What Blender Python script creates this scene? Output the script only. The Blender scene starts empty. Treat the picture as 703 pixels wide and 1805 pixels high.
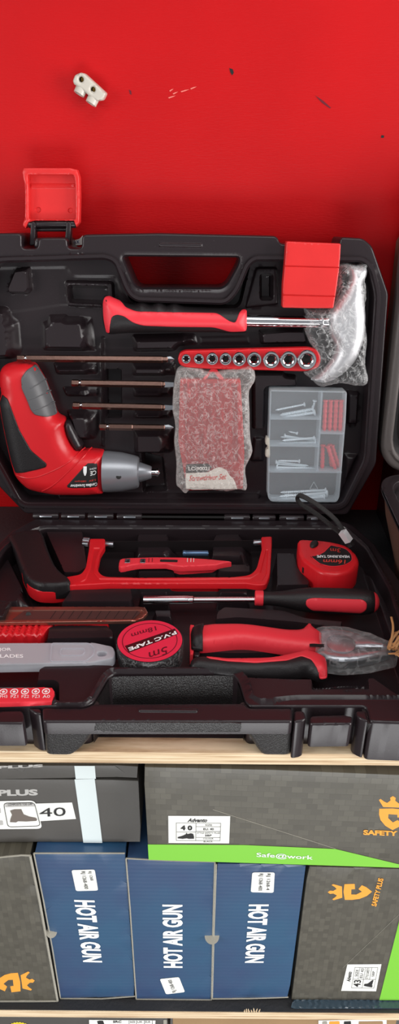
import bpy, bmesh, math, random
import numpy as np
from mathutils import Vector, Matrix
from mathutils.geometry import delaunay_2d_cdt
random.seed(7); RNG = np.random.RandomState(7)
D = bpy.data; SC = bpy.context.scene; COL = SC.collection
# ------------------------------------------------------------------ camera model
F, CX, CY = 1304.0, 351.5, 902.5
TH, RO = math.radians(29.2), math.radians(0.5)
CAM = Vector((0, 0, .418))
_f = Vector((0, math.cos(TH), -math.sin(TH))); _u = Vector((0, math.sin(TH), math.cos(TH))); _x = Vector((1, 0, 0))
RT = _x*math.cos(RO) + _u*math.sin(RO); UP = _u*math.cos(RO) - _x*math.sin(RO)
def ray(px, py): return _f*F + RT*(px-CX) + UP*(CY-py)
class Frame:
    """a plane standing in the room: origin, u axis, v axis; w is the height above it"""
    def __init__(s, o, u, v): s.o = Vector(o); s.u = Vector(u).normalized(); s.v = Vector(v).normalized(); s.n = s.u.cross(s.v)
    def up(s, w): return Frame(s.o + s.n*w, s.u, s.v)
    def uv(s, p, w=0):
        d = ray(*p); o = s.o + s.n*w; t = (o-CAM).dot(s.n)/d.dot(s.n); q = CAM + d*t - s.o
        return (q.dot(s.u), q.dot(s.v))
    def L(s, pts, w=0): return [s.uv(p[:2], w)+tuple(p[2:]) for p in pts]
    def P(s, u, v, w=0): return s.o + s.u*u + s.v*v + s.n*w
    def at(s, p, w=0): return s.P(*s.uv(p, w), w)
    def m(s, p, r, w=0):
        a = s.at((p[0]-r, p[1]), w); b = s.at((p[0]+r, p[1]), w); return (b-a).length/2
def H(z): return Frame((0, 0, z), (1, 0, 0), (0, 1, 0))
def V(y): return Frame((0, y, 0), (1, 0, 0), (0, 0, 1))
ZR, YH = .038, .668                       # rim height of the tray, hinge line
TILT = math.radians(8)
LID = Frame((0, YH, ZR+.002), (1, 0, 0), (0, math.sin(TILT), math.cos(TILT)))
TRAY = H(ZR)
# ------------------------------------------------------------------ materials
def lin(c):
    c = c/255.; return c/12.92 if c <= .04045 else ((c+.055)/1.055)**2.4
def rgb(r, g, b): return (lin(r), lin(g), lin(b), 1)
def mat(name, col, rough=.45, metal=0, bump=0, scale=400, detail=3, var=0, vscale=20, spec=.5, coat=0, trans=0, ior=1.45, dust=0, sss=0, grain=None):
    m = D.materials.new(name); m.use_nodes = True; n = m.node_tree.nodes; l = m.node_tree.links
    b = n['Principled BSDF']; b.inputs['Base Color'].default_value = col; b.inputs['Roughness'].default_value = rough
    b.inputs['Metallic'].default_value = metal; b.inputs['Specular IOR Level'].default_value = spec; b.inputs['IOR'].default_value = ior
    if coat: b.inputs['Coat Weight'].default_value = coat; b.inputs['Coat Roughness'].default_value = .15
    if trans: b.inputs['Transmission Weight'].default_value = trans
    tc = n.new('ShaderNodeTexCoord')
    src = None
    if var:
        t = n.new('ShaderNodeTexNoise'); t.inputs['Scale'].default_value = vscale; t.inputs['Detail'].default_value = 5
        l.new(tc.outputs['Object'], t.inputs['Vector'])
        mx = n.new('ShaderNodeMix'); mx.data_type = 'RGBA'
        mx.inputs[6].default_value = tuple(c*(1-var) for c in col[:3])+(1,); mx.inputs[7].default_value = tuple(min(1, c*(1+var)) for c in col[:3])+(1,)
        l.new(t.outputs['Fac'], mx.inputs[0]); src = mx.outputs[2]
    if dust:
        t = n.new('ShaderNodeTexNoise'); t.inputs['Scale'].default_value = 620; t.inputs['Detail'].default_value = 4; t.inputs['Roughness'].default_value = .75
        l.new(tc.outputs['Object'], t.inputs['Vector'])
        r = n.new('ShaderNodeMapRange'); r.inputs[1].default_value = .66; r.inputs[2].default_value = .78; r.inputs[4].default_value = dust
        l.new(t.outputs['Fac'], r.inputs[0])
        mx = n.new('ShaderNodeMix'); mx.data_type = 'RGBA'; mx.inputs[6].default_value = col; mx.inputs[7].default_value = (.45, .38, .38, 1)
        if src: l.new(src, mx.inputs[6])
        l.new(r.outputs[0], mx.inputs[0]); src = mx.outputs[2]
    if src: l.new(src, b.inputs['Base Color'])
    if bump:
        t = n.new('ShaderNodeTexNoise'); t.inputs['Scale'].default_value = scale; t.inputs['Detail'].default_value = detail
        l.new(tc.outputs['Object'], t.inputs['Vector'])
        bp = n.new('ShaderNodeBump'); bp.inputs['Strength'].default_value = bump; bp.inputs['Distance'].default_value = .0006
        l.new(t.outputs['Fac'], bp.inputs['Height']); l.new(bp.outputs[0], b.inputs['Normal'])
    return m
def film_mat(name, col=(1, 1, 1, 1), base=.12, ridge=.45, scale=220, bump=.6, rough=.12, edge=.5):
    """clear plastic: mostly see-through, white where it creases or is seen edge-on"""
    m = D.materials.new(name); m.use_nodes = True; n = m.node_tree.nodes; l = m.node_tree.links
    for x in list(n): n.remove(x)
    o = n.new('ShaderNodeOutputMaterial'); tr = n.new('ShaderNodeBsdfTransparent'); b = n.new('ShaderNodeBsdfPrincipled'); mix = n.new('ShaderNodeMixShader')
    tr.inputs[0].default_value = tuple(.96*c+.0 for c in col[:3])+(1,)
    b.inputs['Base Color'].default_value = col; b.inputs['Roughness'].default_value = rough; b.inputs['Specular IOR Level'].default_value = .8
    tc = n.new('ShaderNodeTexCoord'); t = n.new('ShaderNodeTexNoise'); t.inputs['Scale'].default_value = scale; t.inputs['Detail'].default_value = 4; t.inputs['Distortion'].default_value = 1.2
    l.new(tc.outputs['Object'], t.inputs['Vector'])
    bp = n.new('ShaderNodeBump'); bp.inputs['Strength'].default_value = bump; bp.inputs['Distance'].default_value = .0015
    l.new(t.outputs['Fac'], bp.inputs['Height']); l.new(bp.outputs[0], b.inputs['Normal'])
    # thin bright creases where the noise crosses its mid level
    s = n.new('ShaderNodeMath'); s.operation = 'SUBTRACT'; s.inputs[1].default_value = .5; l.new(t.outputs['Fac'], s.inputs[0])
    a = n.new('ShaderNodeMath'); a.operation = 'ABSOLUTE'; l.new(s.outputs[0], a.inputs[0])
    r = n.new('ShaderNodeMapRange'); r.inputs[1].default_value = 0; r.inputs[2].default_value = .05; r.inputs[3].default_value = ridge; r.inputs[4].default_value = 0
    l.new(a.outputs[0], r.inputs[0])
    lw = n.new('ShaderNodeLayerWeight'); lw.inputs[0].default_value = .35; l.new(bp.outputs[0], lw.inputs['Normal'])
    e = n.new('ShaderNodeMath'); e.operation = 'MULTIPLY_ADD'; e.inputs[1].default_value = edge; e.inputs[2].default_value = base; l.new(lw.outputs['Facing'], e.inputs[0])
    ad = n.new('ShaderNodeMath'); ad.operation = 'ADD'; ad.use_clamp = True; l.new(e.outputs[0], ad.inputs[0]); l.new(r.outputs[0], ad.inputs[1])
    l.new(ad.outputs[0], mix.inputs[0]); l.new(tr.outputs[0], mix.inputs[1]); l.new(b.outputs[0], mix.inputs[2]); l.new(mix.outputs[0], o.inputs[0])
    return m
# ------------------------------------------------------------------ objects
def thing(name, label, cat, loc, group=None):
    o = D.objects.new(name, None); COL.objects.link(o); o.location = loc; o.empty_display_size = .01
    o['label'] = label; o['category'] = cat
    if group: o['group'] = group
    o['_L'] = 1; return o
def base_of(p):
    while p.parent: p = p.parent
    return p.location.copy()
def mk(name, verts, faces, m, parent=None, smooth=True, angle=35, label=None, cat=None, group=None, kind=None, loc=None):
    """one mesh object; verts are world coordinates"""
    me = D.meshes.new(name)
    if parent is not None: L = base_of(parent)
    elif loc is not None: L = Vector(loc)
    else:
        a = np.array([tuple(v) for v in verts]); L = Vector(((a[:, 0].min()+a[:, 0].max())/2, (a[:, 1].min()+a[:, 1].max())/2, a[:, 2].min()))
    me.from_pydata([tuple(Vector(v)-L) for v in verts], [], faces); me.validate(); me.update()
    bm = bmesh.new(); bm.from_mesh(me); bmesh.ops.recalc_face_normals(bm, faces=bm.faces); bm.to_mesh(me); bm.free()
    if smooth:
        me.shade_smooth(); me.set_sharp_from_angle(angle=math.radians(angle))
    me.materials.append(m)
    o = D.objects.new(name, me); COL.objects.link(o)
    if parent is not None: o.parent = parent
    else: o.location = L
    if label: o['label'] = label
    if cat: o['category'] = cat
    if group: o['group'] = group
    if kind: o['kind'] = kind
    return o
def join(parts): # [(verts, faces)] -> one
    V_, F_ = [], []
    for v, f in parts:
        k = len(V_); V_ += list(v); F_ += [tuple(i+k for i in q) for q in f]
    return V_, F_
# ------------------------------------------------------------------ outlines
def rnd(pts, r=.002, n=5):
    """closed polygon with its corners rounded (points may carry their own radius)"""
    out = []; N = len(pts)
    for i in range(N):
        p = np.array(pts[i][:2], float); a = np.array(pts[i-1][:2], float); b = np.array(pts[(i+1) % N][:2], float)
        rr = pts[i][2] if len(pts[i]) > 2 else r
        da, db = np.linalg.norm(a-p), np.linalg.norm(b-p)
        if da < 1e-9 or db < 1e-9: continue
        t = min(rr, da*.45, db*.45)
        if t < 1e-5: out.append(tuple(p)); continue
        s, e = p+(a-p)/da*t, p+(b-p)/db*t
        for k in range(n+1):
            q = k/n; out.append(tuple((1-q)**2*s+2*q*(1-q)*p+q*q*e))
    return out
def spl(pts, n=6):
    out = []; N = len(pts); P = [np.array(p[:2], float) for p in pts]
    for i in range(N):
        a, b, c, d = P[i-1], P[i], P[(i+1) % N], P[(i+2) % N]
        for k in range(n):
            t = k/n; out.append(tuple(.5*((2*b)+(-a+c)*t+(2*a-5*b+4*c-d)*t*t+(-a+3*b-3*c+d)*t**3)))
    return out
def spath(pts, n=8):
    P = [Vector(p) for p in pts]; P = [P[0]*2-P[1]]+P+[P[-1]*2-P[-2]]; out = []
    for i in range(1, len(P)-2):
        a, b, c, d = P[i-1:i+3]
        for k in range(n):
            t = k/n; out.append(.5*((2*b)+(-a+c)*t+(2*a-5*b+4*c-d)*t*t+(-a+3*b-3*c+d)*t**3))
    out.append(P[-2]); return out
def resamp(pts, step):
    out = []; N = len(pts)
    step = min(step, sum(math.hypot(pts[i][0]-pts[i-1][0], pts[i][1]-pts[i-1][1]) for i in range(N))/16)
    for i in range(N):
        a, b = np.array(pts[i][:2]), np.array(pts[(i+1) % N][:2]); d = np.linalg.norm(b-a)
        if d < step*.15: continue
        k = max(1, int(math.ceil(d/step)))
        for j in range(k): out.append(tuple(a+(b-a)*j/k))
    # drop doubles
    o2 = []
    for p in out:
        if not o2 or abs(p[0]-o2[-1][0])+abs(p[1]-o2[-1][1]) > step*.12: o2.append(p)
    if abs(o2[0][0]-o2[-1][0])+abs(o2[0][1]-o2[-1][1]) < step*.12: o2.pop()
    return o2
def circ(c, r, n=32, ry=None, a0=0):
    ry = ry or r
    return [(c[0]+r*math.cos(a0+2*math.pi*k/n), c[1]+ry*math.sin(a0+2*math.pi*k/n)) for k in range(n)]
def rect(x0, y0, x1, y1): return [(x0, y0), (x1, y0), (x1, y1), (x0, y1)]
def sdist(U, V_, loops):
    """signed distance, positive inside (even-odd)"""
    U = np.asarray(U, float); V_ = np.asarray(V_, float); best = np.full(U.shape, 1e9); ins = np.zeros(U.shape, int)
    for lp in loops:
        A = np.array([p[:2] for p in lp], float); B = np.roll(A, -1, 0)
        for i in range(0, len(U), 4000):
            u = U[i:i+4000, None]; v = V_[i:i+4000, None]
            dx = B[:, 0]-A[:, 0]; dy = B[:, 1]-A[:, 1]; l2 = dx*dx+dy*dy+1e-18
            t = np.clip(((u-A[:, 0])*dx+(v-A[:, 1])*dy)/l2, 0, 1)
            d = np.sqrt((u-A[:, 0]-t*dx)**2+(v-A[:, 1]-t*dy)**2).min(1)
            best[i:i+4000] = np.minimum(best[i:i+4000], d)
            c = ((A[:, 1] > v) != (B[:, 1] > v)) & (u < dx*(v-A[:, 1])/(dy+1e-18)+A[:, 0])
            ins[i:i+4000] += c.sum(1)
    return np.where(ins % 2 == 1, best, -best)
def sstep(t): t = np.clip(t, 0, 1); return t*t*(3-2*t)
def ramp(t, r=.16):
    t = np.clip(t, 0, 1); return np.where(t < r, t*t/(2*r), np.where(t > 1-r, (1-r)-(1-t)**2/(2*r), t-r/2))/(1-r)
def dome(d, R): t = np.clip(d/max(R, 1e-9), 0, 1); return np.sqrt(np.clip(1-(1-t)**2, 0, 1))
def offs(loops, ds, step):
    pts = []
    for lp in loops:
        A = np.array([p[:2] for p in lp]); N = len(A); T = np.roll(A, -1, 0)-np.roll(A, 1, 0)
        ln = np.linalg.norm(T, axis=1)+1e-12; n = np.stack([-T[:, 1]/ln, T[:, 0]/ln], 1)
        for s in (1, -1):
            for d in ds: pts.append(np.concatenate([A+n*d*s, np.full((N, 1), d)], 1))
    if not pts: return np.zeros((0, 2))
    Q = np.concatenate(pts); sd = sdist(Q[:, 0], Q[:, 1], loops)
    return Q[np.abs(sd-Q[:, 2]) < step*.12][:, :2]
class Prof:
    """a pillow: height of a solid with outline `loops`, flat top wt falling by e over R at its edge, plus raised/sunk features"""
    def __init__(s, loops, wt, e=0, R=.001, feats=(), fn=None): s.l, s.wt, s.e, s.R, s.f, s.fn = loops, wt, e, R, feats, fn
    def __call__(s, U, V_):
        U = np.asarray(U, float); V_ = np.asarray(V_, float)
        w = np.full(U.shape, float(s.wt))
        for (lp, lev, soft) in s.f:
            A_ = np.array([p[:2] for p in lp]); um = A_[:, 0].max(); wd_ = um-A_[:, 0].min(); so = soft
            if soft > .0045 and wd_ > .02: so = soft*(1+1.4*sstep((U-(um-.014))/.004))
            k = ramp((sdist(U, V_, [lp]))/so); w = w*(1-k)+lev*k
        if s.e: w = w-s.e*(1-dome(sdist(U, V_, s.l), s.R))
        if s.fn: w = w+s.fn(U, V_)
        return w
def thin(P, d):
    keep = {}; out = []
    for p in P:
        k = (int(p[0]/d), int(p[1]/d))
        if k in keep: continue
        keep[k] = 1; out.append(p)
    return out
def relief_geo(fr, loop, top, bot, step=.004, R=None, holes=(), feats=(), e=0, fn=None, sym=False, extra=None, ds2=()):
    """solid over an outline on a frame. top: number, or Prof; bot: number or Prof"""
    bs = .0016 if ds2 else step
    loops = [resamp(loop, bs)]+[resamp(h, bs) for h in holes]
    R = R if R else .0012
    P = top if callable(top) else Prof(loops, top, e, R, feats, fn)
    ds = [R*q for q in ((.08, .3, .65, 1.0) if R < .0025 else (.04, .14, .3, .55, .8, 1.0))] if (e or callable(top)) else []
    cand = [tuple(p) for p in offs(loops, sorted(set(list(ds)+list(ds2))), min(step, .003))] if (ds or ds2) else []
    for (lp, lev, soft) in feats:
        fl = resamp(lp, min(step*.7, max(.0008, soft*1.1)))
        q = offs([fl], [soft*.03, soft*.16, soft*.5, soft*.84, soft], step)
        cand += [tuple(p) for p in q]
    A = np.array(loops[0]); x0, y0 = A.min(0); x1, y1 = A.max(0)
    g = [(x0+(i+.5+.5*(j % 2))*step, y0+(j+.5)*step*.87) for j in range(int((y1-y0)/step/.87)+1) for i in range(int((x1-x0)/step)+1)]
    minr = min([step*.45]+([R*.35] if ds else [])+([.0005] if ds2 else [])+[f[2]*.14 for f in feats])
    cand = thin(cand, minr)
    if extra: g += list(extra)
    # grid points keep clear of feature points
    if cand:
        occ = set((int(p[0]/(step*.6)), int(p[1]/(step*.6))) for p in cand)
        g = [p for p in g if (int(p[0]/(step*.6)), int(p[1]/(step*.6))) not in occ]
    Q = np.array(cand+g) if (cand or g) else np.zeros((0, 2))
    if len(Q):
        sd = sdist(Q[:, 0], Q[:, 1], loops); Q = Q[sd > min(step*.2, (R*.06 if ds else 1))]
    vin = []; edges = []
    for lp in loops:
        k = len(vin); n = len(lp); vin += [Vector(p) for p in lp]; edges += [(k+i, k+(i+1) % n) for i in range(n)]
    nb = len(vin)
    vin += [Vector(p) for p in Q]
    vs, es, fs, ov, oe, of = delaunay_2d_cdt(vin, edges, [], 1, 1e-7)
    if holes:
        c = np.array([[sum(vs[i][0] for i in f)/len(f), sum(vs[i][1] for i in f)/len(f)] for f in fs])
        ok = sdist(c[:, 0], c[:, 1], loops) > 0; fs = [f for f, k in zip(fs, ok) if k]
    U = np.array([v[0] for v in vs]); W = np.array([v[1] for v in vs])
    wt = P(U, W)
    n = len(vs)
    if sym: # mirrored underside about the middle plane `bot`
        wb = 2*bot-wt
    elif callable(bot): wb = bot(U, W)
    else: wb = np.full(n, float(bot))
    verts = [fr.P(U[i], W[i], wt[i]) for i in range(n)]+[fr.P(U[i], W[i], wb[i]) for i in range(n)]
    faces = [tuple(f) for f in fs]+[tuple(i+n for i in reversed(f)) for f in fs]
    cnt = {}
    for f in fs:
        for i in range(len(f)):
            a, b = f[i], f[(i+1) % len(f)]; cnt[(a, b)] = cnt.get((a, b), 0)+1
    for (a, b) in list(cnt):
        if (b, a) not in cnt: faces.append((b, a, a+n, b+n))
    return verts, faces, P
def relief(name, fr, loop, top, bot, m, parent=None, **k):
    kk = {x: k.pop(x) for x in ('step', 'R', 'holes', 'feats', 'e', 'fn', 'sym', 'extra', 'ds2') if x in k}
    v, f, P = relief_geo(fr, loop, top, bot, **kk)
    o = mk(name, v, f, m, parent, **k); return o, P
# ------------------------------------------------------------------ solids
def lathe_geo(p0, p1, prof, seg=24, flat=0, ref=None, caps=True):
    """profile [(distance from p0 in metres, radius)] turned about the axis p0->p1"""
    p0, p1 = Vector(p0), Vector(p1); ax = (p1-p0).normalized(); a = (ref or Vector((0, 0, 1))).cross(ax)
    if a.length < 1e-3: a = Vector((1, 0, 0)).cross(ax)
    a.normalize(); b = ax.cross(a); vs = []; fs = []
    for (t, r) in prof:
        for k in range(seg):
            q = 2*math.pi*(k+.5*flat)/seg; vs.append(p0+ax*t+(a*math.cos(q)+b*math.sin(q))*max(r, 1e-5))
    n = len(prof)
    for i in range(n-1):
        for k in range(seg):
            k2 = (k+1) % seg; fs.append((i*seg+k, i*seg+k2, (i+1)*seg+k2, (i+1)*seg+k))
    if caps: fs.append(tuple(range(seg-1, -1, -1))); fs.append(tuple((n-1)*seg+k for k in range(seg)))
    return vs, fs
def lathe(name, p0, p1, prof, m, parent=None, seg=24, flat=0, ref=None, **k):
    return mk(name, *lathe_geo(p0, p1, prof, seg, flat, ref), m, parent, **k)
def bar_geo(p0, p1, r, seg=16, c=.15):
    L = (Vector(p1)-Vector(p0)).length; b = min(r*c*2, L*.2)
    return lathe_geo(p0, p1, [(0, r*(1-c)), (b, r), (L-b, r), (L, r*(1-c))], seg)
def tube_geo(path, r, seg=10, rr=None, flat=1., nrm=None):
    """tube through world points; flat squeezes it along nrm"""
    P = [Vector(p) for p in path]; vs = []; fs = []; n = len(P); up = nrm or Vector((0, 0, 1)); prev = None
    for i, p in enumerate(P):
        t = (P[min(i+1, n-1)]-P[max(i-1, 0)]).normalized()
        a = up.cross(t) if prev is None or nrm else prev-t*prev.dot(t)
        if a.length < 1e-4: a = t.orthogonal()
        a.normalize(); b = t.cross(a); prev = a
        q = rr[i] if rr else r
        for k in range(seg):
            c = 2*math.pi*k/seg; vs.append(p+a*math.cos(c)*q+b*math.sin(c)*q*flat)
    for i in range(n-1):
        for k in range(seg):
            k2 = (k+1) % seg; fs.append((i*seg+k, i*seg+k2, (i+1)*seg+k2, (i+1)*seg+k))
    fs.append(tuple(range(seg-1, -1, -1))); fs.append(tuple((n-1)*seg+k for k in range(seg)))
    return vs, fs
def hexa_geo(pts): # 8 corners: bottom 4 then top 4
    return [Vector(p) for p in pts], [(0, 3, 2, 1), (4, 5, 6, 7), (0, 1, 5, 4), (1, 2, 6, 5), (2, 3, 7, 6), (3, 0, 4, 7)]
def boxg(x0, x1, y0, y1, z0, z1): return hexa_geo([(x0, y0, z0), (x1, y0, z0), (x1, y1, z0), (x0, y1, z0), (x0, y0, z1), (x1, y0, z1), (x1, y1, z1), (x0, y1, z1)])
def bevel(o, w=.0008, seg=2):
    bm = bmesh.new(); bm.from_mesh(o.data)
    bmesh.ops.bevel(bm, geom=[e for e in bm.edges if len(e.link_faces) == 2 and e.calc_face_angle(0) > .5], offset=w, segments=seg, affect='EDGES', profile=.5, clamp_overlap=True)
    bm.to_mesh(o.data); bm.free(); o.data.shade_smooth(); o.data.set_sharp_from_angle(angle=math.radians(40)); return o
# ------------------------------------------------------------------ printing: letters and flat marks
def affine(fr, p0, p1, pt, w):
    a = np.array(fr.uv(p0, w)); b = np.array(fr.uv(p1, w)); c = np.array(fr.uv(pt, w)); return a, b-a, c-a
TXTC = {}
def glyphs(s, bold=0, shear=0, space=1.):
    key = (s, bold, shear, space)
    if key not in TXTC:
        cu = D.curves.new('t', 'FONT'); cu.body = s; cu.offset = bold; cu.shear = shear; cu.space_character = space; cu.resolution_u = 3
        o = D.objects.new('t', cu); COL.objects.link(o); dg = bpy.context.evaluated_depsgraph_get()
        me = o.evaluated_get(dg).to_mesh(); v = np.array([tuple(x.co) for x in me.vertices]); f = [tuple(p.vertices) for p in me.polygons]
        o.to_mesh_clear(); D.objects.remove(o); D.curves.remove(cu)
        lo, hi = v.min(0), v.max(0); v = (v-lo)/np.maximum(hi-lo, 1e-6); TXTC[key] = (v[:, :2], f)
    return TXTC[key]
def text_geo(s, fr, p0, p1, pt, w=0, bold=0, shear=0, space=1., hf=None):
    v, f = glyphs(s, bold, shear, space); a, X, Y = affine(fr, p0, p1, pt, w); n = len(v)
    uv = a+v[:, :1]*X+v[:, 1:2]*Y
    ww = hf(uv[:, 0], uv[:, 1]) if hf else np.full(n, w)
    vs = [fr.P(uv[i, 0], uv[i, 1], ww[i]+.00012) for i in range(n)]
    return vs, f
def text(s, fr, p0, p1, pt, m, parent, w=0, name='lettering', **k):
    return mk(name, *text_geo(s, fr, p0, p1, pt, w, **k), m, parent, smooth=False)
def flat_geo(fr, loop, w=0, lift=.0001, hf=None):
    vs, es, fs, *_ = delaunay_2d_cdt([Vector(p[:2]) for p in loop], [(i, (i+1) % len(loop)) for i in range(len(loop))], [], 1, 1e-8)
    return [fr.P(v[0], v[1], (hf([v[0]], [v[1]])[0] if hf else w)+lift) for v in vs], [tuple(f) for f in fs]
def mark(name, fr, loop, m, parent, w=0, lift=.0001, hf=None): return mk(name, *flat_geo(fr, loop, w, lift, hf), m, parent, smooth=False)
def unit(fr, p0, p1, pt, pts, w=0):
    """unit-square drawing coordinates -> frame coordinates"""
    a, X, Y = affine(fr, p0, p1, pt, w); return [tuple(a+X*p[0]+Y*p[1]) for p in pts]
def copy_tree(o, parent=None):
    c = o.copy(); COL.objects.link(c)
    if parent is not None: c.parent = parent
    for ch in list(o.children): copy_tree(ch, c)
    return c
# ================================================================== materials in use
M = {}
M['black'] = mat('black_plastic', rgb(36, 28, 31), .3, bump=.07, scale=900, dust=.22, spec=.5)
M['blackp'] = mat('pebbled_black_plastic', rgb(44, 42, 42), .38, bump=.8, scale=1000, detail=1, dust=.2)
M['rubber'] = mat('black_rubber', rgb(24, 20, 22), .48, bump=.3, scale=900, dust=.2)
M['red'] = mat('red_plastic', rgb(206, 28, 36), .32, bump=.08, scale=500, var=.06)
M['redr'] = mat('coral_red_rubber', rgb(226, 52, 64), .42, bump=.12, scale=700)
M['redlatch'] = mat('latch_red_plastic', rgb(204, 40, 40), .36, bump=.12, scale=300, var=.08, vscale=60)
M['grey'] = mat('grey_metallic_plastic', rgb(150, 152, 158), .32, metal=.55)
M['dgrey'] = mat('dark_grey_plastic', rgb(88, 88, 90), .42)
M['chrome'] = mat('chrome', rgb(225, 225, 228), .12, metal=1)
M['steel'] = mat('brushed_steel', rgb(165, 168, 174), .32, metal=1, bump=.1, scale=300)
M['bronze'] = mat('bronze_bit_steel', rgb(112, 86, 78), .25, metal=.95, bump=.1, scale=200)
M['copper'] = mat('coppery_steel', rgb(170, 112, 98), .28, metal=.85)
M['zinc'] = mat('zinc_screw', rgb(235, 240, 242), .35, metal=.4)
M['white'] = mat('white_paper', rgb(232, 232, 226), .6)
M['ink'] = mat('black_ink', rgb(28, 26, 26), .6)
M['whiteink'] = mat('white_ink', rgb(236, 238, 238), .5)
M['orange'] = mat('orange_ink', rgb(236, 158, 52), .5)
M['redink'] = mat('red_ink', rgb(214, 62, 50), .5)
M['dredink'] = mat('dark_red_ink', rgb(92, 14, 30), .45)
M['pinkred'] = mat('pink_red_label', rgb(226, 44, 74), .3, coat=.6)
M['maroon'] = mat('maroon_band', rgb(66, 12, 20), .35, coat=.5)
M['green'] = mat('green_card', rgb(122, 196, 56), .4, coat=.25)
M['card'] = mat('brown_cardboard', rgb(150, 120, 84), .75, bump=.3, scale=300, var=.15)
M['cardgrey'] = mat('worn_grey_card', rgb(150, 146, 134), .7, bump=.3, scale=500, var=.2, vscale=80)
M['brass'] = mat('brass', rgb(150, 120, 60), .35, metal=.9)
M['scratch'] = mat('pink_scratch', rgb(222, 110, 100), .5)
M['dark'] = mat('dark_hole', rgb(14, 12, 12), .7)
M['straw'] = mat('tan_straw', rgb(176, 130, 82), .6, var=.3, vscale=90)
M['milky'] = mat('milky_plastic', rgb(200, 194, 182), .35, trans=.15, coat=.3)
M['yellow'] = mat('yellow_card', rgb(226, 205, 50), .5)
M['bluepaint'] = mat('blue_steel', rgb(90, 118, 150), .3, metal=.7)
M['film'] = film_mat('clear_film', base=.03, ridge=.22, scale=90, bump=1., edge=.3)
M['sleeve'] = film_mat('clear_sleeve', base=.03, ridge=.10, scale=60, bump=.35, edge=.2)
M['bubble'] = film_mat('bubble_film', col=(.97, .94, .92, 1), base=.10, ridge=.2, scale=130, bump=1.0, edge=.55)
M['orgbox'] = film_mat('frosted_box_plastic', col=(.95, .97, .99, 1), base=.085, ridge=0, scale=60, bump=.02, rough=.25, edge=.15)
M['orgwall'] = film_mat('frosted_box_wall', col=(.9, .94, .96, 1), base=.24, ridge=0, scale=60, bump=.02, rough=.25, edge=.3)
M['bladecase'] = film_mat('translucent_case_plastic', col=(.78, .79, .84, 1), base=.36, ridge=0, scale=60, bump=.03, rough=.3, edge=.3)
M['redclear'] = film_mat('red_clear_plastic', col=(.9, .25, .3, 1), base=.12, ridge=0, scale=60, bump=.05, rough=.15, edge=.2)

def wall_material():
    m = D.materials.new('red_painted_plywood'); m.use_nodes = True; n = m.node_tree.nodes; l = m.node_tree.links; b = n['Principled BSDF']
    tc = n.new('ShaderNodeTexCoord'); mp = n.new('ShaderNodeMapping'); mp.inputs['Scale'].default_value = (1, 1, 5); l.new(tc.outputs['Object'], mp.inputs[0])
    t = n.new('ShaderNodeTexNoise'); t.inputs['Scale'].default_value = 5; t.inputs['Detail'].default_value = 6; l.new(tc.outputs['Object'], t.inputs['Vector'])
    cr = n.new('ShaderNodeValToRGB'); cr.color_ramp.elements[0].color = rgb(166, 3, 8); cr.color_ramp.elements[0].position = .3; cr.color_ramp.elements[1].color = rgb(182, 6, 12); cr.color_ramp.elements[1].position = .7
    l.new(t.outputs['Fac'], cr.inputs[0]); l.new(cr.outputs[0], b.inputs['Base Color'])
    g = n.new('ShaderNodeTexNoise'); g.inputs['Scale'].default_value = 160; g.inputs['Detail'].default_value = 5; l.new(mp.outputs[0], g.inputs['Vector'])
    bp = n.new('ShaderNodeBump'); bp.inputs['Strength'].default_value = .45; bp.inputs['Distance'].default_value = .0006; l.new(g.outputs['Fac'], bp.inputs['Height']); l.new(bp.outputs[0], b.inputs['Normal'])
    b.inputs['Roughness'].default_value = .45; b.inputs['Specular IOR Level'].default_value = .22
    return m
def wood_material():
    m = D.materials.new('plywood_edge'); m.use_nodes = True; n = m.node_tree.nodes; l = m.node_tree.links; b = n['Principled BSDF']
    tc = n.new('ShaderNodeTexCoord'); mp = n.new('ShaderNodeMapping'); mp.inputs['Scale'].default_value = (9, 60, 520); l.new(tc.outputs['Object'], mp.inputs[0])
    t = n.new('ShaderNodeTexNoise'); t.inputs['Scale'].default_value = 1; t.inputs['Detail'].default_value = 5; t.inputs['Roughness'].default_value = .6; l.new(mp.outputs[0], t.inputs['Vector'])
    cr = n.new('ShaderNodeValToRGB'); e = cr.color_ramp.elements; e[0].color = rgb(140, 104, 74); e[0].position = .32; e[1].color = rgb(226, 205, 172); e[1].position = .58
    x = e.new(.45); x.color = rgb(200, 172, 136)
    l.new(t.outputs['Fac'], cr.inputs[0]); l.new(cr.outputs[0], b.inputs['Base Color'])
    bp = n.new('ShaderNodeBump'); bp.inputs['Strength'].default_value = .5; bp.inputs['Distance'].default_value = .0008; l.new(t.outputs['Fac'], bp.inputs['Height']); l.new(bp.outputs[0], b.inputs['Normal'])
    b.inputs['Roughness'].default_value = .75; return m
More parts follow.
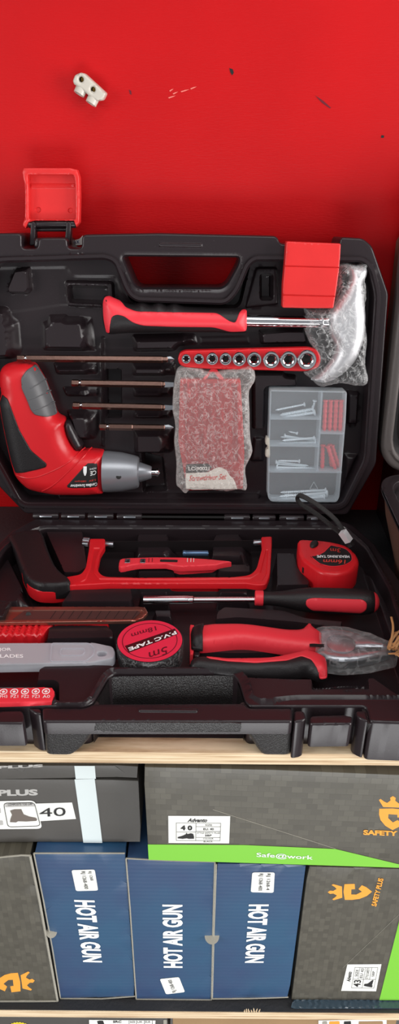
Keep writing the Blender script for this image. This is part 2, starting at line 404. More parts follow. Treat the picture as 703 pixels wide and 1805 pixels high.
def weave_material(name, c0, c1, sc=90, swap=False):
    """box print of a woven pattern: small offset blocks in two greys"""
    m = D.materials.new(name); m.use_nodes = True; n = m.node_tree.nodes; l = m.node_tree.links; b = n['Principled BSDF']
    tc = n.new('ShaderNodeTexCoord'); sp = n.new('ShaderNodeSeparateXYZ'); cb = n.new('ShaderNodeCombineXYZ'); l.new(tc.outputs['Object'], sp.inputs[0])
    l.new(sp.outputs[2 if swap else 0], cb.inputs[0]); l.new(sp.outputs[0 if swap else 2], cb.inputs[1])
    br = n.new('ShaderNodeTexBrick'); br.inputs['Scale'].default_value = sc; br.inputs['Mortar Size'].default_value = .03; br.inputs['Brick Width'].default_value = .75; br.inputs['Row Height'].default_value = .55
    br.inputs['Color1'].default_value = c0; br.inputs['Color2'].default_value = c1; br.inputs['Mortar'].default_value = c0; br.inputs['Mortar Smooth'].default_value = 1
    l.new(cb.outputs[0], br.inputs['Vector']); l.new(br.outputs['Color'], b.inputs['Base Color'])
    b.inputs['Roughness'].default_value = .45; b.inputs['Coat Weight'].default_value = .15; b.inputs['Coat Roughness'].default_value = .3
    bp = n.new('ShaderNodeBump'); bp.inputs['Strength'].default_value = .12; bp.inputs['Distance'].default_value = .0005; l.new(br.outputs['Fac'], bp.inputs['Height']); l.new(bp.outputs[0], b.inputs['Normal'])
    return m
def blue_material():
    m = D.materials.new('blue_corrugated_card'); m.use_nodes = True; n = m.node_tree.nodes; l = m.node_tree.links; b = n['Principled BSDF']
    tc = n.new('ShaderNodeTexCoord'); t = n.new('ShaderNodeTexNoise'); t.inputs['Scale'].default_value = 14; t.inputs['Detail'].default_value = 3; l.new(tc.outputs['Object'], t.inputs['Vector'])
    cr = n.new('ShaderNodeValToRGB'); cr.color_ramp.elements[0].color = rgb(48, 70, 106); cr.color_ramp.elements[0].position = .35; cr.color_ramp.elements[1].color = rgb(42, 82, 114); cr.color_ramp.elements[1].position = .65
    l.new(t.outputs['Fac'], cr.inputs[0]); l.new(cr.outputs[0], b.inputs['Base Color'])
    w = n.new('ShaderNodeTexWave'); w.bands_direction = 'Z'; w.inputs['Scale'].default_value = 62; w.inputs['Distortion'].default_value = .3; l.new(tc.outputs['Object'], w.inputs['Vector'])
    bp = n.new('ShaderNodeBump'); bp.inputs['Strength'].default_value = .07; bp.inputs['Distance'].default_value = .0005; l.new(w.outputs['Fac'], bp.inputs['Height']); l.new(bp.outputs[0], b.inputs['Normal'])
    b.inputs['Roughness'].default_value = .33; b.inputs['Coat Weight'].default_value = .4; b.inputs['Coat Roughness'].default_value = .25; return m
M['wall'] = wall_material(); M['wood'] = wood_material(); M['blue'] = blue_material()
M['weave'] = weave_material('dark_woven_print_card', rgb(68, 64, 54), rgb(84, 80, 69), 90)
M['weavev'] = weave_material('dark_woven_print_card_upright', rgb(68, 64, 54), rgb(84, 80, 69), 120, True)
M['plusbox'] = mat('dark_grey_card', rgb(72, 69, 65), .5, bump=.15, scale=300, var=.08, vscale=30, coat=.1)
M['shelftop'] = mat('black_shelf_liner', rgb(40, 40, 42), .5, bump=.6, scale=250)

# ================================================================== setting
WY = .757
w = mk('wall_back', *boxg(-.75, .75, WY, WY+.02, -.62, 1.0), M['wall'], kind='structure', smooth=False, loc=(0, WY, 0))
WF = V(WY)
for pts, mm in (([(404, 120), (410, 122), (412, 128), (409, 133), (406, 128)], 'dark'), ([(555, 168), (570, 178), (583, 190), (581, 191), (567, 181)], 'dredink'), ([(672, 238), (677, 239), (676, 243), (671, 243)], 'dark'),
                ([(227, 158), (231, 160), (232, 167), (229, 166)], 'dredink')):
    mark('paint_chip', WF, WF.L(pts), M[mm], w, lift=.0003)
SY = .3865
s1 = thing('plywood_shelf', 'upper raw plywood shelf carrying the open tool case', 'shelf', (0, .57, -.012))
bevel(mk('board', *boxg(-.7, .7, SY, WY-.001, -.012, 0), M['wood'], s1, smooth=False), .0012)
mk('shelf_covering', *boxg(-.7, .7, .401, WY-.001, 0, .0004), M['shelftop'], s1, smooth=False, label='black shelf covering')
s2 = thing('plywood_shelf', 'lower plywood shelf with black top under the row of upright boxes', 'shelf', (0, .57, -.3604))
mk('board', *boxg(-.7, .7, SY, WY-.001, -.3604, -.3494), M['wood'], s2, smooth=False)
mk('shelf_covering', *boxg(-.7, .7, SY+.0006, WY-.001, -.3494, -.3484), M['shelftop'], s2, smooth=False, label='black shelf covering')
v, f = [], []
for k in range(7):
    x = SY; p = V(SY-.0003).at((430+k*4.2+random.random()*2, 1783), 0)
    h = .003+random.random()*.004
    a, b_ = lathe_geo(p, p+Vector((random.uniform(-.001, .001), 0, h)), [(0, .0008), (h*.6, .0005), (h, .0001)], 5); f += [tuple(i+len(v) for i in q) for q in b_]; v += a
mk('wood_splinters', v, f, M['wood'], s2)

for x, y, l_ in ((296, 172, 14), (304, 165, 10), (318, 161, 16), (335, 156, 12), (298, 160, 8)):
    mark('paint_scratch', WF, WF.L([(x, y), (x+l_*.5, y-2.5), (x+l_, y-3.5), (x+l_*.6, y-.8), (x+2, y+1.6)]), M['scratch'], w, lift=.0003)
# terminal block hanging on the wall
tb = thing('terminal_block', 'small white two-way screw terminal block fixed high on the red wall', 'terminal block', WF.at((160, 158)))
lp = rnd(WF.L([(132, 143), (136, 133), (146, 128.5), (152, 130), (190, 165), (184, 177), (173, 178.5), (160, 169), (148, 158), (134, 149)]), .0015)
hs = [circ(WF.uv(c), .0021, 16) for c in ((146.7, 140.5), (167, 158))]
relief('body', WF, lp, .014, 0, M['milky'], tb, e=.002, R=.002, step=.003, holes=hs)
for a, c in (((146.5, 150), (139, 166)), ((168, 166), (160, 183))):
    A = WF.at(a, .008); B = WF.at(c, .010); Ln = (B-A).length; r = .0052
    lathe('tube', A, B, [(0, r), (Ln, r*.95), (Ln, r*.7), (Ln-.004, r*.68)], M['milky'], tb, 20)
for c in ((146.7, 140.5), (167, 158)):
    a = WF.at(c, .001); lathe('screw', a, WF.at(c, .008), [(0, .0021), (.007, .0021)], M['brass'], tb, 12, label='brass screw')
mark('paper_scrap', WF, WF.L([(128, 424), (140, 421), (146, 415), (147, 431), (127, 433)]), M['white'], w, lift=.0006)
text('AX', WF, (129, 430), (140, 429), (129, 424), mat('blue_ink', rgb(40, 50, 130), .5), w, w=.0008)

# ================================================================== the open tool case
case = thing('tool_case', 'open black plastic tool case with red latches and a full tool set', 'tool case', (0, .53, 0))
B_ = .045
out = [(-48, 522), (-12, 416), (-4, 411), (38, 411), (38, 438), (66, 438), (67, 419), (118, 419), (119, 438), (144, 438), (144, 413.5), (280, 411), (360, 413), (488, 416), (494, 430), (598, 432), (600, 418), (640, 420), (656, 434), (685, 518), (663, 818), (613, 908), (44, 906), (-2, 858), (-14, 838)]
inn = [(-30, 520), (-6, 464), (185, 458), (200, 464), (217, 508), (227, 524), (242, 533), (400, 538), (421, 515), (440, 470), (450, 461), (638, 463), (650, 478), (660, 520), (641, 810), (602, 889), (40, 886), (0, 814), (-12, 795)]
hole = [(216, 452), (422, 454), (418, 468), (400, 500), (390, 507), (246, 507), (236, 500)]
lo, li, lh = rnd(LID.L(out), .004), rnd(LID.L(inn), .007), rnd(LID.L(hole), .004)
# a raised lip follows the inside of the rim
def lip(loop, d0, d1, h):
    def fn(U, W): d = -sdist(U, W, [loop]); return h*sstep((d-d0)/.0012)*sstep((d1-d)/.0012)
    return fn
lipf = lip(li, .001, .006, .003); liph = lip(lh, .0005, .003, .0012)
slot = rnd(LID.L([(279, 427), (357, 428), (357, 437), (279, 436)]), .002)
relief('lid_rim', LID, lo, 0, -B_, M['black'], case, ds2=(.001, .0016, .0022, .0048, .0054, .006), e=.0022, R=.0022, step=.0035, holes=[li, lh], fn=lambda U, W: lipf(U, W)+liph(U, W), feats=[(slot, .0012, .0012)])
def cavity(name, fr, loop, base, feats, parent, bot, step=.0034, m=None):
    fs = [(rnd(fr.L(p, lev), r), lev, soft*1.15) for (p, lev, r, soft) in feats]
    return relief(name, fr, loop, base, bot, m or M['black'], parent, step=step, feats=fs, angle=50)
T = -.008
lf = [
 # (outline in the photograph, level, corner radius, wall softness)
 ([(-40, 455), (210, 452), (232, 530), (420, 540), (440, 455), (662, 455), (680, 530), (655, 830), (610, 900), (30, 900), (-30, 820)], -.023, .006, .002),
 ([(-20, 470), (120, 468), (128, 484), (205, 484), (215, 512), (245, 545), (160, 545), (110, 540), (60, 548), (-30, 560)], -.024, .004, .003),
 ([(8, 508), (22, 474), (50, 470), (54, 512), (46, 521), (12, 520)], -.012, .003, .003),
 ([(112, 494), (200, 496), (203, 545), (116, 541)], -.018, .004, .002),
 ([(121, 500), (194, 502), (196, 536), (124, 533)], -.030, .004, .003),
 ([(-40, 540), (10, 543), (17, 560), (30, 568), (35, 622), (26, 636), (-40, 640)], T, .004, .0055),
 ([(68, 571), (79, 567), (80, 557), (112, 556), (115, 560), (160, 560), (168, 620), (168, 624), (70, 623)], T, .004, .0058),
 ([(88, 641), (170, 641), (171, 666), (94, 666)], T, .004, .0058),
 ([(104, 686), (172, 686), (172, 705), (112, 705)], T, .004, .0058),
 ([(112, 727), (172, 727), (173, 765), (165, 782), (128, 782)], T, .004, .0058),
 ([(176, 594), (183, 594), (184, 790), (177, 790)], -.016, .001, .002),
 ([(187, 646), (217, 646), (218, 732), (188, 732)], -.036, .003, .002),
 ([(229, 592), (345, 590), (350, 612), (315, 614), (308, 624), (232, 625)], T, .004, .0055),
 ([(229, 641), (310, 641), (310, 668), (230, 668)], T, .004, .0052),
 ([(231, 685), (304, 685), (304, 706), (232, 706)], T, .004, .0052),
 ([(232, 726), (304, 726), (304, 744), (233, 744)], T, .004, .0052),
 ([(232, 760), (306, 760), (306, 800), (300, 806), (234, 806)], T, .004, .0052),
 ([(450, 470), (490, 470), (492, 538), (430, 545)], -.020, .004, .002),
 ([(455, 480), (480, 480), (480, 528), (455, 528)], -.034, .004, .003),
 ([(456, 584), (503, 580), (540, 580), (545, 608), (460, 610)], -.010, .003, .003),
 ([(350, 592), (440, 590), (442, 608), (352, 609)], -.022, .003, .003),
 ([(444, 656), (500, 656), (504, 662), (525, 664), (526, 684), (470, 686), (468, 760), (445, 762)], -.010, .003, .003),
 ([(446, 770), (466, 770), (466, 815), (440, 815)], -.020, .003, .003),
 ([(612, 690), (636, 692), (632, 752), (610, 750)], -.014, .003, .003),
 ([(606, 800), (634, 802), (606, 868), (602, 868)], -.018, .003, .004),
 ([(100, 872), (460, 874), (462, 892), (98, 890)], -.014, .003, .003),
 ([(250, 790), (290, 800), (296, 860), (252, 862)], -.034, .003, .003),
]
relief_feats = lf
cavity('lid_liner', LID, rnd(LID.L([(-40, 520), (-12, 458), (190, 452), (206, 458), (222, 506), (230, 520), (244, 529), (398, 534), (417, 512), (436, 466), (448, 456), (642, 458), (655, 476), (668, 520), (648, 814), (606, 895), (36, 892), (-6, 816), (-22, 795)], -.02), .006), -.036, lf, case, -.0445)

# tray half
def uvm(fr, *p): return p
TL = TRAY.L
to = TL([(62, 914), (600, 917), (622, 925), (660, 958), (701, 1018)])+[(.183, .55), (.183, .41), (.17, .3795)]+TL([(652, 1272), (646, 1245), (516, 1245), (440, 1245), (432, 1236), (421, 1200), (408, 1185), (202, 1186), (190, 1194), (164, 1238), (150, 1245), (73, 1245), (-60, 1243), (-70, 1272)])+[(-.195, .3795), (-.208, .41), (-.208, .56)]+TL([(-6, 962), (20, 936)])
ti = TL([(76, 931), (606, 932), (644, 966), (686, 1040)])+[(.168, .52), (.168, .408)]+TL([(650, 1225), (520, 1225), (452, 1232), (442, 1196), (420, 1176), (192, 1177), (176, 1190), (150, 1236), (98, 1236), (98, 1212), (-60, 1212)])+[(-.192, .42), (-.192, .56)]+TL([(10, 968), (40, 944)])
lto, lti = rnd(to, .004), rnd(ti, .006)
tl = lip(lti, .001, .005, .0022)
relief('tray_rim', TRAY, lto, 0, -ZR+.0006, M['black'], case, ds2=(.001, .0016, .0022, .0048, .0054, .006), e=.002, R=.002, step=.004, holes=[lti], fn=tl)
hb = TL([(75, 1272), (515, 1272), (515, 1247), (438, 1247), (430, 1239), (165, 1240), (150, 1247), (74, 1247)])
hs_ = rnd(TL([(243, 1248), (349, 1249), (349, 1257), (243, 1256)]), .0025)
hnd, _ = relief('handle', TRAY, rnd(hb, .003), 0, -.012, M['black'], case, e=.0018, R=.0018, step=.0035, feats=[(hs_, .0012, .0012)], label='black carrying handle bar')
FF = V(.3795-.0003)
relief('textured_strip', FF, rnd(FF.L([(166, 1273.5), (425, 1273.5), (425, 1290), (166, 1290)]), .001), .0004, -.0006, M['blackp'], hnd, e=.0003, R=.0004, step=.006, label='pebbled front face of the handle')
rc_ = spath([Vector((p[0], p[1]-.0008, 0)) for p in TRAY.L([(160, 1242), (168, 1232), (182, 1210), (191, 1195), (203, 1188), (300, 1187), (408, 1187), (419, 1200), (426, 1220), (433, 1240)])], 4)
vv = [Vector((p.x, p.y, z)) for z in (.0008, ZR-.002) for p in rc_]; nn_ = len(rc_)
mk('handle_recess', vv, [(i, i+1, nn_+i+1, nn_+i) for i in range(nn_-1)], mat('shaded_pebbled_plastic', rgb(24, 20, 21), .34, bump=1., scale=950, detail=1), case, label='pebbled wall behind the handle')  # base colour darkened to paint in the shade of the handle bar
def foot(px0, px1, bx0, bx1):
    a = TRAY.L([(px0, 1271), (px1, 1271)]); zb = H(0.0); b = zb.L([(bx0, 1330), (bx1, 1330)]); v = []; n = 7
    secs = []
    for k in range(n):
        t = k/(n-1); q = t*t*(3-2*t) if True else t
        xl = a[0][0]+(b[0][0]-a[0][0])*t; xr = a[1][0]+(b[1][0]-a[1][0])*(t**1.6)
        y0 = a[0][1]+(b[0][1]-a[0][1])*t; y1 = .402-.004*t
        z = (ZR-.003)*(1-t)+.0003
        ring = rnd([(xl, y0), (xr, y0), (xr, y1), (xl, y1)], .004 if t < .95 else .006, 4); secs.append([Vector((p[0], p[1], z)) for p in ring])
    m = len(secs[0]); vs = [p for s in secs for p in s]
    fs = [(i*m+k, i*m+(k+1) % m, (i+1)*m+(k+1) % m, (i+1)*m+k) for i in range(n-1) for k in range(m)]+[tuple(range(m)), tuple((n-1)*m+k for k in range(m))]
    return vs, fs
mk('foot', *foot(76, 168, 79, 132), M['blackp'], case); mk('foot', *foot(424, 515, 458, 514), M['blackp'], case); mk('foot', *foot(645, 760, 648, 720), M['blackp'], case)
# latch catch blocks on the front
for q in ([(545, 1262), (550, 1257), (618, 1255), (622, 1261), (620, 1272), (548, 1273)], [(-60, 1255), (-56, 1249), (38, 1248), (42, 1256), (42, 1271), (-60, 1271)]):
    relief('latch_catch', TRAY, rnd(TL(q)+[], .002), -.002, -.024, M['black'], case, e=.0015, R=.0015, step=.004)
for q in ([(518, 1250), (536, 1250), (540, 1264), (534, 1268), (518, 1271)], [(626, 1250), (645, 1250), (650, 1271), (630, 1262)], [(48, 1246), (72, 1246), (73, 1257), (62, 1256)]):
    relief('latch_rib', TRAY, rnd(TL(q), .003), -.001, -ZR+.001, M['black'], case, e=.0015, R=.0015, step=.004)
S = -.003
tf = [
 ([(74, 934), (150, 934), (160, 1000), (140, 1012), (108, 1012)], S, .004, .003),
 ([(130, 924), (600, 926), (610, 936), (120, 936)], -.014, .003, .003),
 ([(235, 948), (238, 938), (302, 938), (318, 960), (312, 982), (236, 981)], S-.004, .003, .004),
 ([(370, 948), (376, 938), (440, 938), (446, 960), (446, 984), (366, 984)], S-.004, .003, .004),
 ([(236, 990), (312, 990), (312, 1010), (240, 1011)], S-.004, .003, .003),
 ([(378, 992), (446, 992), (446, 1011), (380, 1011)], S-.004, .003, .003),
 ([(120, 1036), (236, 1034), (240, 1056), (232, 1064), (100, 1064), (112, 1050)], S-.001, .004, .003),
 ([(240, 1040), (300, 1040), (300, 1048), (245, 1048)], S-.002, .003, .003),
 ([(384, 1036), (440, 1036), (442, 1050), (380, 1048)], S-.004, .003, .003),
 ([(392, 1066), (500, 1072), (540, 1086), (610, 1092), (606, 1112), (520, 1100), (420, 1092), (374, 1096), (376, 1078)], S-.002, .004, .003),
 ([(482, 972), (522, 972), (530, 1000), (552, 1026), (548, 1034), (482, 1035)], S, .004, .003),
 ([(640, 1000), (700, 1040), (760, 1100), (760, 1200), (720, 1240), (680, 1120), (650, 1030)], -.018, .004, .004),
 ([(80, 1104), (100, 1098), (192, 1098), (206, 1112), (206, 1128), (76, 1130)], S, .003, .003),
 ([(265, 1072), (306, 1072), (308, 1092), (270, 1090)], S-.006, .003, .003),
 ([(345, 1136), (430, 1134), (500, 1146), (500, 1154), (420, 1156), (345, 1154)], S-.003, .004, .003),
 ([(62, 1178), (80, 1168), (120, 1166), (200, 1168), (228, 1186), (340, 1180), (335, 1190), (420, 1192), (640, 1192), (700, 1240), (520, 1250), (440, 1250), (150, 1250), (96, 1250), (96, 1204), (58, 1204)], 0.0, .003, .003),
 ([(420, 1188), (560, 1194), (660, 1190), (760, 1260), (440, 1260)], 0.0, .003, .003),
 ([(547, 1211), (646, 1210), (648, 1233), (547, 1234)], -.010, .002, .002),
 ([(565, 1214), (620, 1214), (620, 1222), (565, 1222)], -.004, .001, .001),
 ([(-60, 1000), (20, 980), (60, 1060), (20, 1066), (-60, 1060)], -.012, .006, .004),
]
cavity('tray_liner', TRAY, rnd(TL([(70, 926), (610, 927), (650, 960), (694, 1036)])+[(.175, .52), (.175, .404)]+TL([(655, 1232), (515, 1232), (446, 1238), (436, 1198), (416, 1180), (196, 1181), (180, 1194), (156, 1240), (92, 1240), (92, 1217), (-60, 1217)])+[(-.198, .42), (-.198, .56)]+TL([(4, 964), (36, 938)]), .006), -.024, tf, case, -.0365)

# hinge knuckles with bright pins
for i, (a, b) in enumerate(((58, 103), (108, 150), (155, 200), (206, 250), (395, 440), (445, 485), (492, 535), (540, 566))):
    A = TRAY.up(.001).at((a, 911+.004*a)); B = TRAY.up(.001).at((b, 911+.004*b)); A.y = B.y = YH-.001; r = .0036
    k = mk('hinge_knuckle', *bar_geo(A, B, r, 14), M['black'], case)
    c = A.lerp(B, .28); d = A.lerp(B, .75); c.y -= .0022; c.z += .0008; d.y -= .0022; d.z += .0008
    mk('hinge_pin', *bar_geo(c, d, .0019, 8), M['steel'], k, label='bright metal hinge pin')
A = LID.at((252, 904)); B = LID.at((395, 905))
mk('hinge_bar', *tube_geo([TRAY.up(.002).at((250, 911)), TRAY.up(.002).at((398, 912))], .0014, 8), M['dark'], case)

# left latch, flipped up
la = LID.up(-.022)
lt = [(42.5, 297), (137, 297), (142, 310), (143, 345), (142, 402), (137, 402), (135, 389), (54, 389), (51, 402), (44, 402), (44, 386), (47.5, 385), (47.5, 326), (42.5, 308)]
hl = [(52, 309), (132.5, 309), (135, 323), (136, 387), (54, 387), (53.5, 332)]
L1, _ = relief('latch', la, rnd(la.L(lt), .0015), .009, -.002, M['redlatch'], case, e=.0012, R=.0012, step=.004, holes=[rnd(la.L(hl), .002)], label='left latch flipped up')
relief('latch_panel', la, rnd(la.L([(48, 303), (136, 303), (139, 392), (50, 392)]), .001), .001, -.0025, M['redlatch'], L1, e=.0005, R=.001, step=.004,
       feats=[(rnd(la.L([(53, 322), (135, 322), (135, 333), (53, 333)]), .002), .003, .003), (rnd(la.L(circ((67.5, 370), 5.5, 16)), .001), -.0002, .0006), (rnd(la.L(circ((124.5, 371), 5, 16)), .001), -.0002, .0006)])
parts = []
A_ = la.at((50, 395), .004); B2 = la.at((134, 395), .004); parts.append(bar_geo(A_, B2, .0034, 14))
A_ = la.at((60, 405), .003); B2 = la.at((124, 405), .003); parts.append(bar_geo(A_, B2, .0016, 10))
for x0 in (56, 117.5):
    g = relief_geo(la, rnd(la.L([(x0+2, 391), (x0+10, 391), (x0+9, 432), (x0-1, 433)]), .0015), .009, -.002, e=.001, R=.001, step=.004); parts.append(g[:2])
g = relief_geo(la, rnd(la.L([(66, 419), (117, 418), (118, 437), (66, 437)]), .003), .018, -.002, e=.003, R=.003, step=.004); parts.append(g[:2])
mk('latch_link', *join(parts), M['black'], L1, label='black latch link')
# right latch, hanging closed shape in front of the rim
ra = LID.up(.006)
rl = [(503, 425), (598, 429), (597, 450), (595, 475), (590, 512), (585, 542), (541, 542), (496, 541), (497, 500), (500, 467)]
def rfn(fr, y0, y1, dz):
    a = fr.uv((550, y0))[1]; b = fr.uv((550, y1))[1]
    return lambda U, W: dz*sstep((a-W)/(a-b))
gr1 = rnd(ra.L([(494, 466.5), (600, 469.5), (600, 472.5), (494, 469.5)]), .0005); gr2 = rnd(ra.L([(494, 517), (600, 520), (600, 523), (494, 520)]), .0005)
relief('latch', ra, rnd(ra.L(rl), .0015), .008, -.004, M['redlatch'], case, e=.0012, R=.0012, step=.003, feats=[(gr1, .0055, .0012), (gr2, .0055, .0012)], label='right latch hanging down over the rim')
# moulded screw bosses
# ================================================================== tools in the lid
def TH_(name, label, cat, fr, px, w=0, group=None): return thing(name, label, cat, fr.at(px, w), group)
# hammer
ham = TH_('claw_hammer', 'claw hammer with red and black grip clipped across the top of the lid', 'hammer', LID, (400, 567), -.02)
W0 = -.004; LH = LID.up(W0)
gl = spl(LH.L([(180, 535), (183, 523), (191, 521), (213, 530), (223, 535), (238, 536), (250, 532), (266, 537), (280, 532), (294, 538), (307, 534), (325, 540), (370, 542.5), (405, 543.5), (432, 544), (436, 550), (436, 578), (433, 586), (403, 587), (380, 585.5), (300, 586), (240, 586.5), (215, 587.5), (192, 588.5), (184, 578), (180, 555)]), 4)
_, GP = relief('grip', LH, gl, .013, 0, M['rubber'], ham, e=.012, R=.015, step=.003, sym=True)
rl_ = rnd(LH.L([(181, 532), (184.5, 523), (191, 522), (213, 531.5), (221, 541), (240, 548), (383, 551), (404, 565), (414, 568), (421, 551), (427, 545.5), (435, 546), (435, 584), (405, 585), (390, 580), (376, 576), (303, 575), (253, 573), (236, 568), (220, 556), (207, 553), (198, 557), (195, 570), (193, 587), (187, 587), (182, 560)], .006), .004)
def inlay(name, fr, loop, P, m, parent, h=.0007, step=.003, **k):
    def top(U, W): return P(U, W)+h*dome(sdist(U, W, [loop]), .0009)
    return relief(name, fr, loop, top, lambda U, W: P(U, W)-.0006, m, parent, step=step, R=.0009, **k)
inlay('grip_inlay', LH, rl_, GP, M['redr'], ham, label='coral red grip inlay')
a = LH.at((432, 565.5)); b = LH.at((578, 568)); Ls = (b-a).length; px = LH.m((500, 566), 1)
lathe('shaft', a, b, [(0, 10.6*px), (Ls-.0095, 10.3*px), (Ls-.009, 11.6*px), (Ls-.0055, 11.6*px), (Ls-.005, 11*px), (Ls-.002, 11.8*px), (Ls, 11.8*px)], M['chrome'], ham, 28)
hl_ = spl(LH.L([(612, 474), (618, 468), (640, 468), (647, 475), (645, 488), (639, 500), (641, 530), (644, 560), (640, 600), (626, 635), (602, 660), (575, 674), (552, 671), (549, 666), (566, 655), (584, 630), (590, 610), (580, 590), (577, 565), (579, 550), (594, 528), (609, 505), (615, 488)]), 5)
relief('head', LH, hl_, .0115, 0, mat('polished_hammer_steel', rgb(205, 205, 208), .42, metal=.7), ham, e=.011, R=.013, step=.003, sym=True)
# crumpled bag over the head
def crump(sc, amp, seed):
    r = np.random.RandomState(seed); K = [(r.randn(2)*sc, r.rand()*6.28, .6+.4*r.rand()) for _ in range(14)]
    def fn(U, W):
        s = np.zeros(np.shape(U))
        for k, p, a in K: s = s+a*np.abs(np.sin(np.asarray(U)*k[0]+np.asarray(W)*k[1]+p))
        return amp*(s/14-.5)*2
    return fn
bagl = spl(LID.L([(596, 470), (610, 464), (630, 467), (649, 465), (646, 490), (648, 520), (645, 560), (649, 600), (646, 640), (651, 674), (634, 683), (600, 678), (566, 684), (552, 672), (538, 660), (552, 648), (562, 630), (548, 605), (540, 582), (545, 565), (541, 545), (562, 546), (584, 540), (590, 520), (593, 495)], .004), 4)
bg = D.objects.new('x', None); D.objects.remove(bg)
cf = crump(330, .004, 3)
relief('plastic_bag', LID, bagl, .010, -.020, M['film'], None, e=.016, R=.008, step=.0022, fn=cf, label='crumpled clear plastic bag wrapped around the hammer head', cat='plastic bag')

# socket rail and nine sockets
rail = TH_('socket_rail', 'red plastic rail holding nine chrome sockets in the lid', 'socket rail', LID, (440, 634), -.01)
LR = LID.up(-.002)
rp = rnd(LR.L([(313, 632), (317, 621), (326, 617.5), (465, 614), (545, 612), (560, 617), (566, 633), (560, 649), (535, 654.5), (452, 652), (367, 650), (325, 647), (316, 642)]), .004)
relief('rail', LR, rp, .002, -.006, M['red'], rail, e=.0015, R=.0015, step=.004)
socks = [(328, 633, 8.2), (350.5, 633, 9.2), (374, 633, 10.8), (397.5, 633.3, 11), (421.5, 633.8, 12.3), (448, 634.3, 13.2), (478, 635, 14.8), (508.5, 635, 15), (541, 635, 17)]
ordn = ['smallest chrome socket, at the left end of the red rail', 'second smallest chrome socket, beside the one at the rail left end', 'third chrome socket from the left on the red rail', 'fourth chrome socket from the left on the red rail', 'middle chrome socket, fifth along the red rail', 'fourth chrome socket from the right on the red rail',
        'third chrome socket from the right on the red rail', 'chrome socket just left of the bagged one at the rail right end', 'largest chrome socket, at the rail right end under the bag edge']
for (x, y, r), lb in zip(socks, ordn):
    c = LR.at((x, y), .008); R_ = LR.m((x, y), r, .008); s = thing('socket', lb, 'socket', LR.at((x, y), .002), 'chrome sockets on the red rail')
    n = LR.n; base = c-n*.0072
    v, f = lathe_geo(base, c, [(0, R_), (.0062, R_), (.0072, R_*.93), (.0072, R_*.74), (.0062, R_*.66)], 32)
    v2, f2 = [], []
    seg = 24; k0 = 4*32; f = [q for q in f if len(q) != 32 or q[0] < 32]
    # six-sided opening going down inside
    a_ = (n.cross(Vector((0, 0, 1)))).normalized(); b_ = n.cross(a_)
    for dz, sc in ((.0062, .66), (.0056, .6), (.001, .56)):
        for k in range(32):
            q = 2*math.pi*k/32; hx = math.cos(math.pi/6)/math.cos((q % (math.pi/3))-math.pi/6); rr = R_*sc*(hx if dz < .006 else 1)
            v2.append(base+n*dz+(a_*math.cos(q)+b_*math.sin(q))*rr)
    for i in range(2):
        for k in range(32): f2.append((i*32+k, i*32+(k+1) % 32, (i+1)*32+(k+1) % 32, (i+1)*32+k))
    V2, F2 = join([(v, f), (v2, f2)]); mk('shell', V2, F2, M['chrome'], s)
    lathe('bore', base+n*.0008, base+n*.0012, [(0, R_*.5), (.0004, R_*.5)], M['dark'], s, 16, label='dark square drive hole')

# long driver bits
def bit(name, label, y0, y1, x0, x1, r, shoulder, tip, group='long driver bits in the lid'):
    A = LR.at((x0, y0)); B = LR.at((x1, y1)); px = LR.m((200, 690), 1); L_ = (B-A).length; t = thing(name, label, 'driver bit', (A+B)/2, group); r = r*1.12
    s = shoulder
    lathe('shank', A, B, [(0, r*px*.8), (.0008, r*px), (.0065, r*px), (.0072, r*px*.75), (.0088, r*px*.75), (.0095, r*px), (L_*s, r*px), (L_*s+.0005, r*px*.86), (L_-.001, r*px*.86), (L_, r*px*.6)], M['bronze'], t, 6, .0)
    c = LR.at((x0+15, y0), r*px*.8)
    o = mk('lock_ball', *lathe_geo(c-LR.n*.0022, c+LR.n*.001, [(0, .0002), (.0006, .0012), (.0016, .0016), (.0026, .0012), (.0032, .0002)], 12), M['chrome'], t)
    d = (B-A).normalized(); Tn = B+d*(tip*px)
    if name.startswith('cross'):
        v, f = lathe_geo(B-d*.001, Tn, [(0, r*px*.7), (.0012, r*px*.75), (tip*px*.5, r*px*.85), (tip*px*.8, r*px*.6), (tip*px+.001, r*px*.12)], 8)
        n8 = 8
        v = [p if (i % 2 == 0) else (A+d*((p-A).dot(d)))*.45+p*.55 for i, p in enumerate(v)]
        mk('tip', v, f, M['steel'], t, angle=20)
    else:
        u = d; q = LR.n; s_ = d.cross(q); w0, w1 = r*px*.75, r*px*.6
        pts = [B+s_*w0-q*.0014-d*.0005, B-s_*w0-q*.0014-d*.0005, Tn-s_*w1-q*.0004, Tn+s_*w1-q*.0004, B+s_*w0+q*.0014-d*.0005, B-s_*w0+q*.0014-d*.0005, Tn-s_*w1+q*.0004, Tn+s_*w1+q*.0004]
        mk('tip', *hexa_geo(pts), M['steel'], t, smooth=False)
bit('cross_head_bit', 'longest cross head driver bit, running above the drill grip to the socket rail', 631.5, 633.5, 30, 296, 5.6, .96, 11)
bit('slotted_bit', 'upper of the two mid-length flat bits, its end under the bubble wrap', 675, 677.5, 126, 291, 5.6, .96, 15)
bit('slotted_bit', 'lower of the two mid-length flat bits, its end under the bubble wrap', 714.5, 718, 128, 291, 5.6, .96, 15)
bit('cross_head_bit', 'shortest cross head driver bit in the lid, lying below the flat bits', 752, 753.5, 175, 291, 5.6, .5, 15)

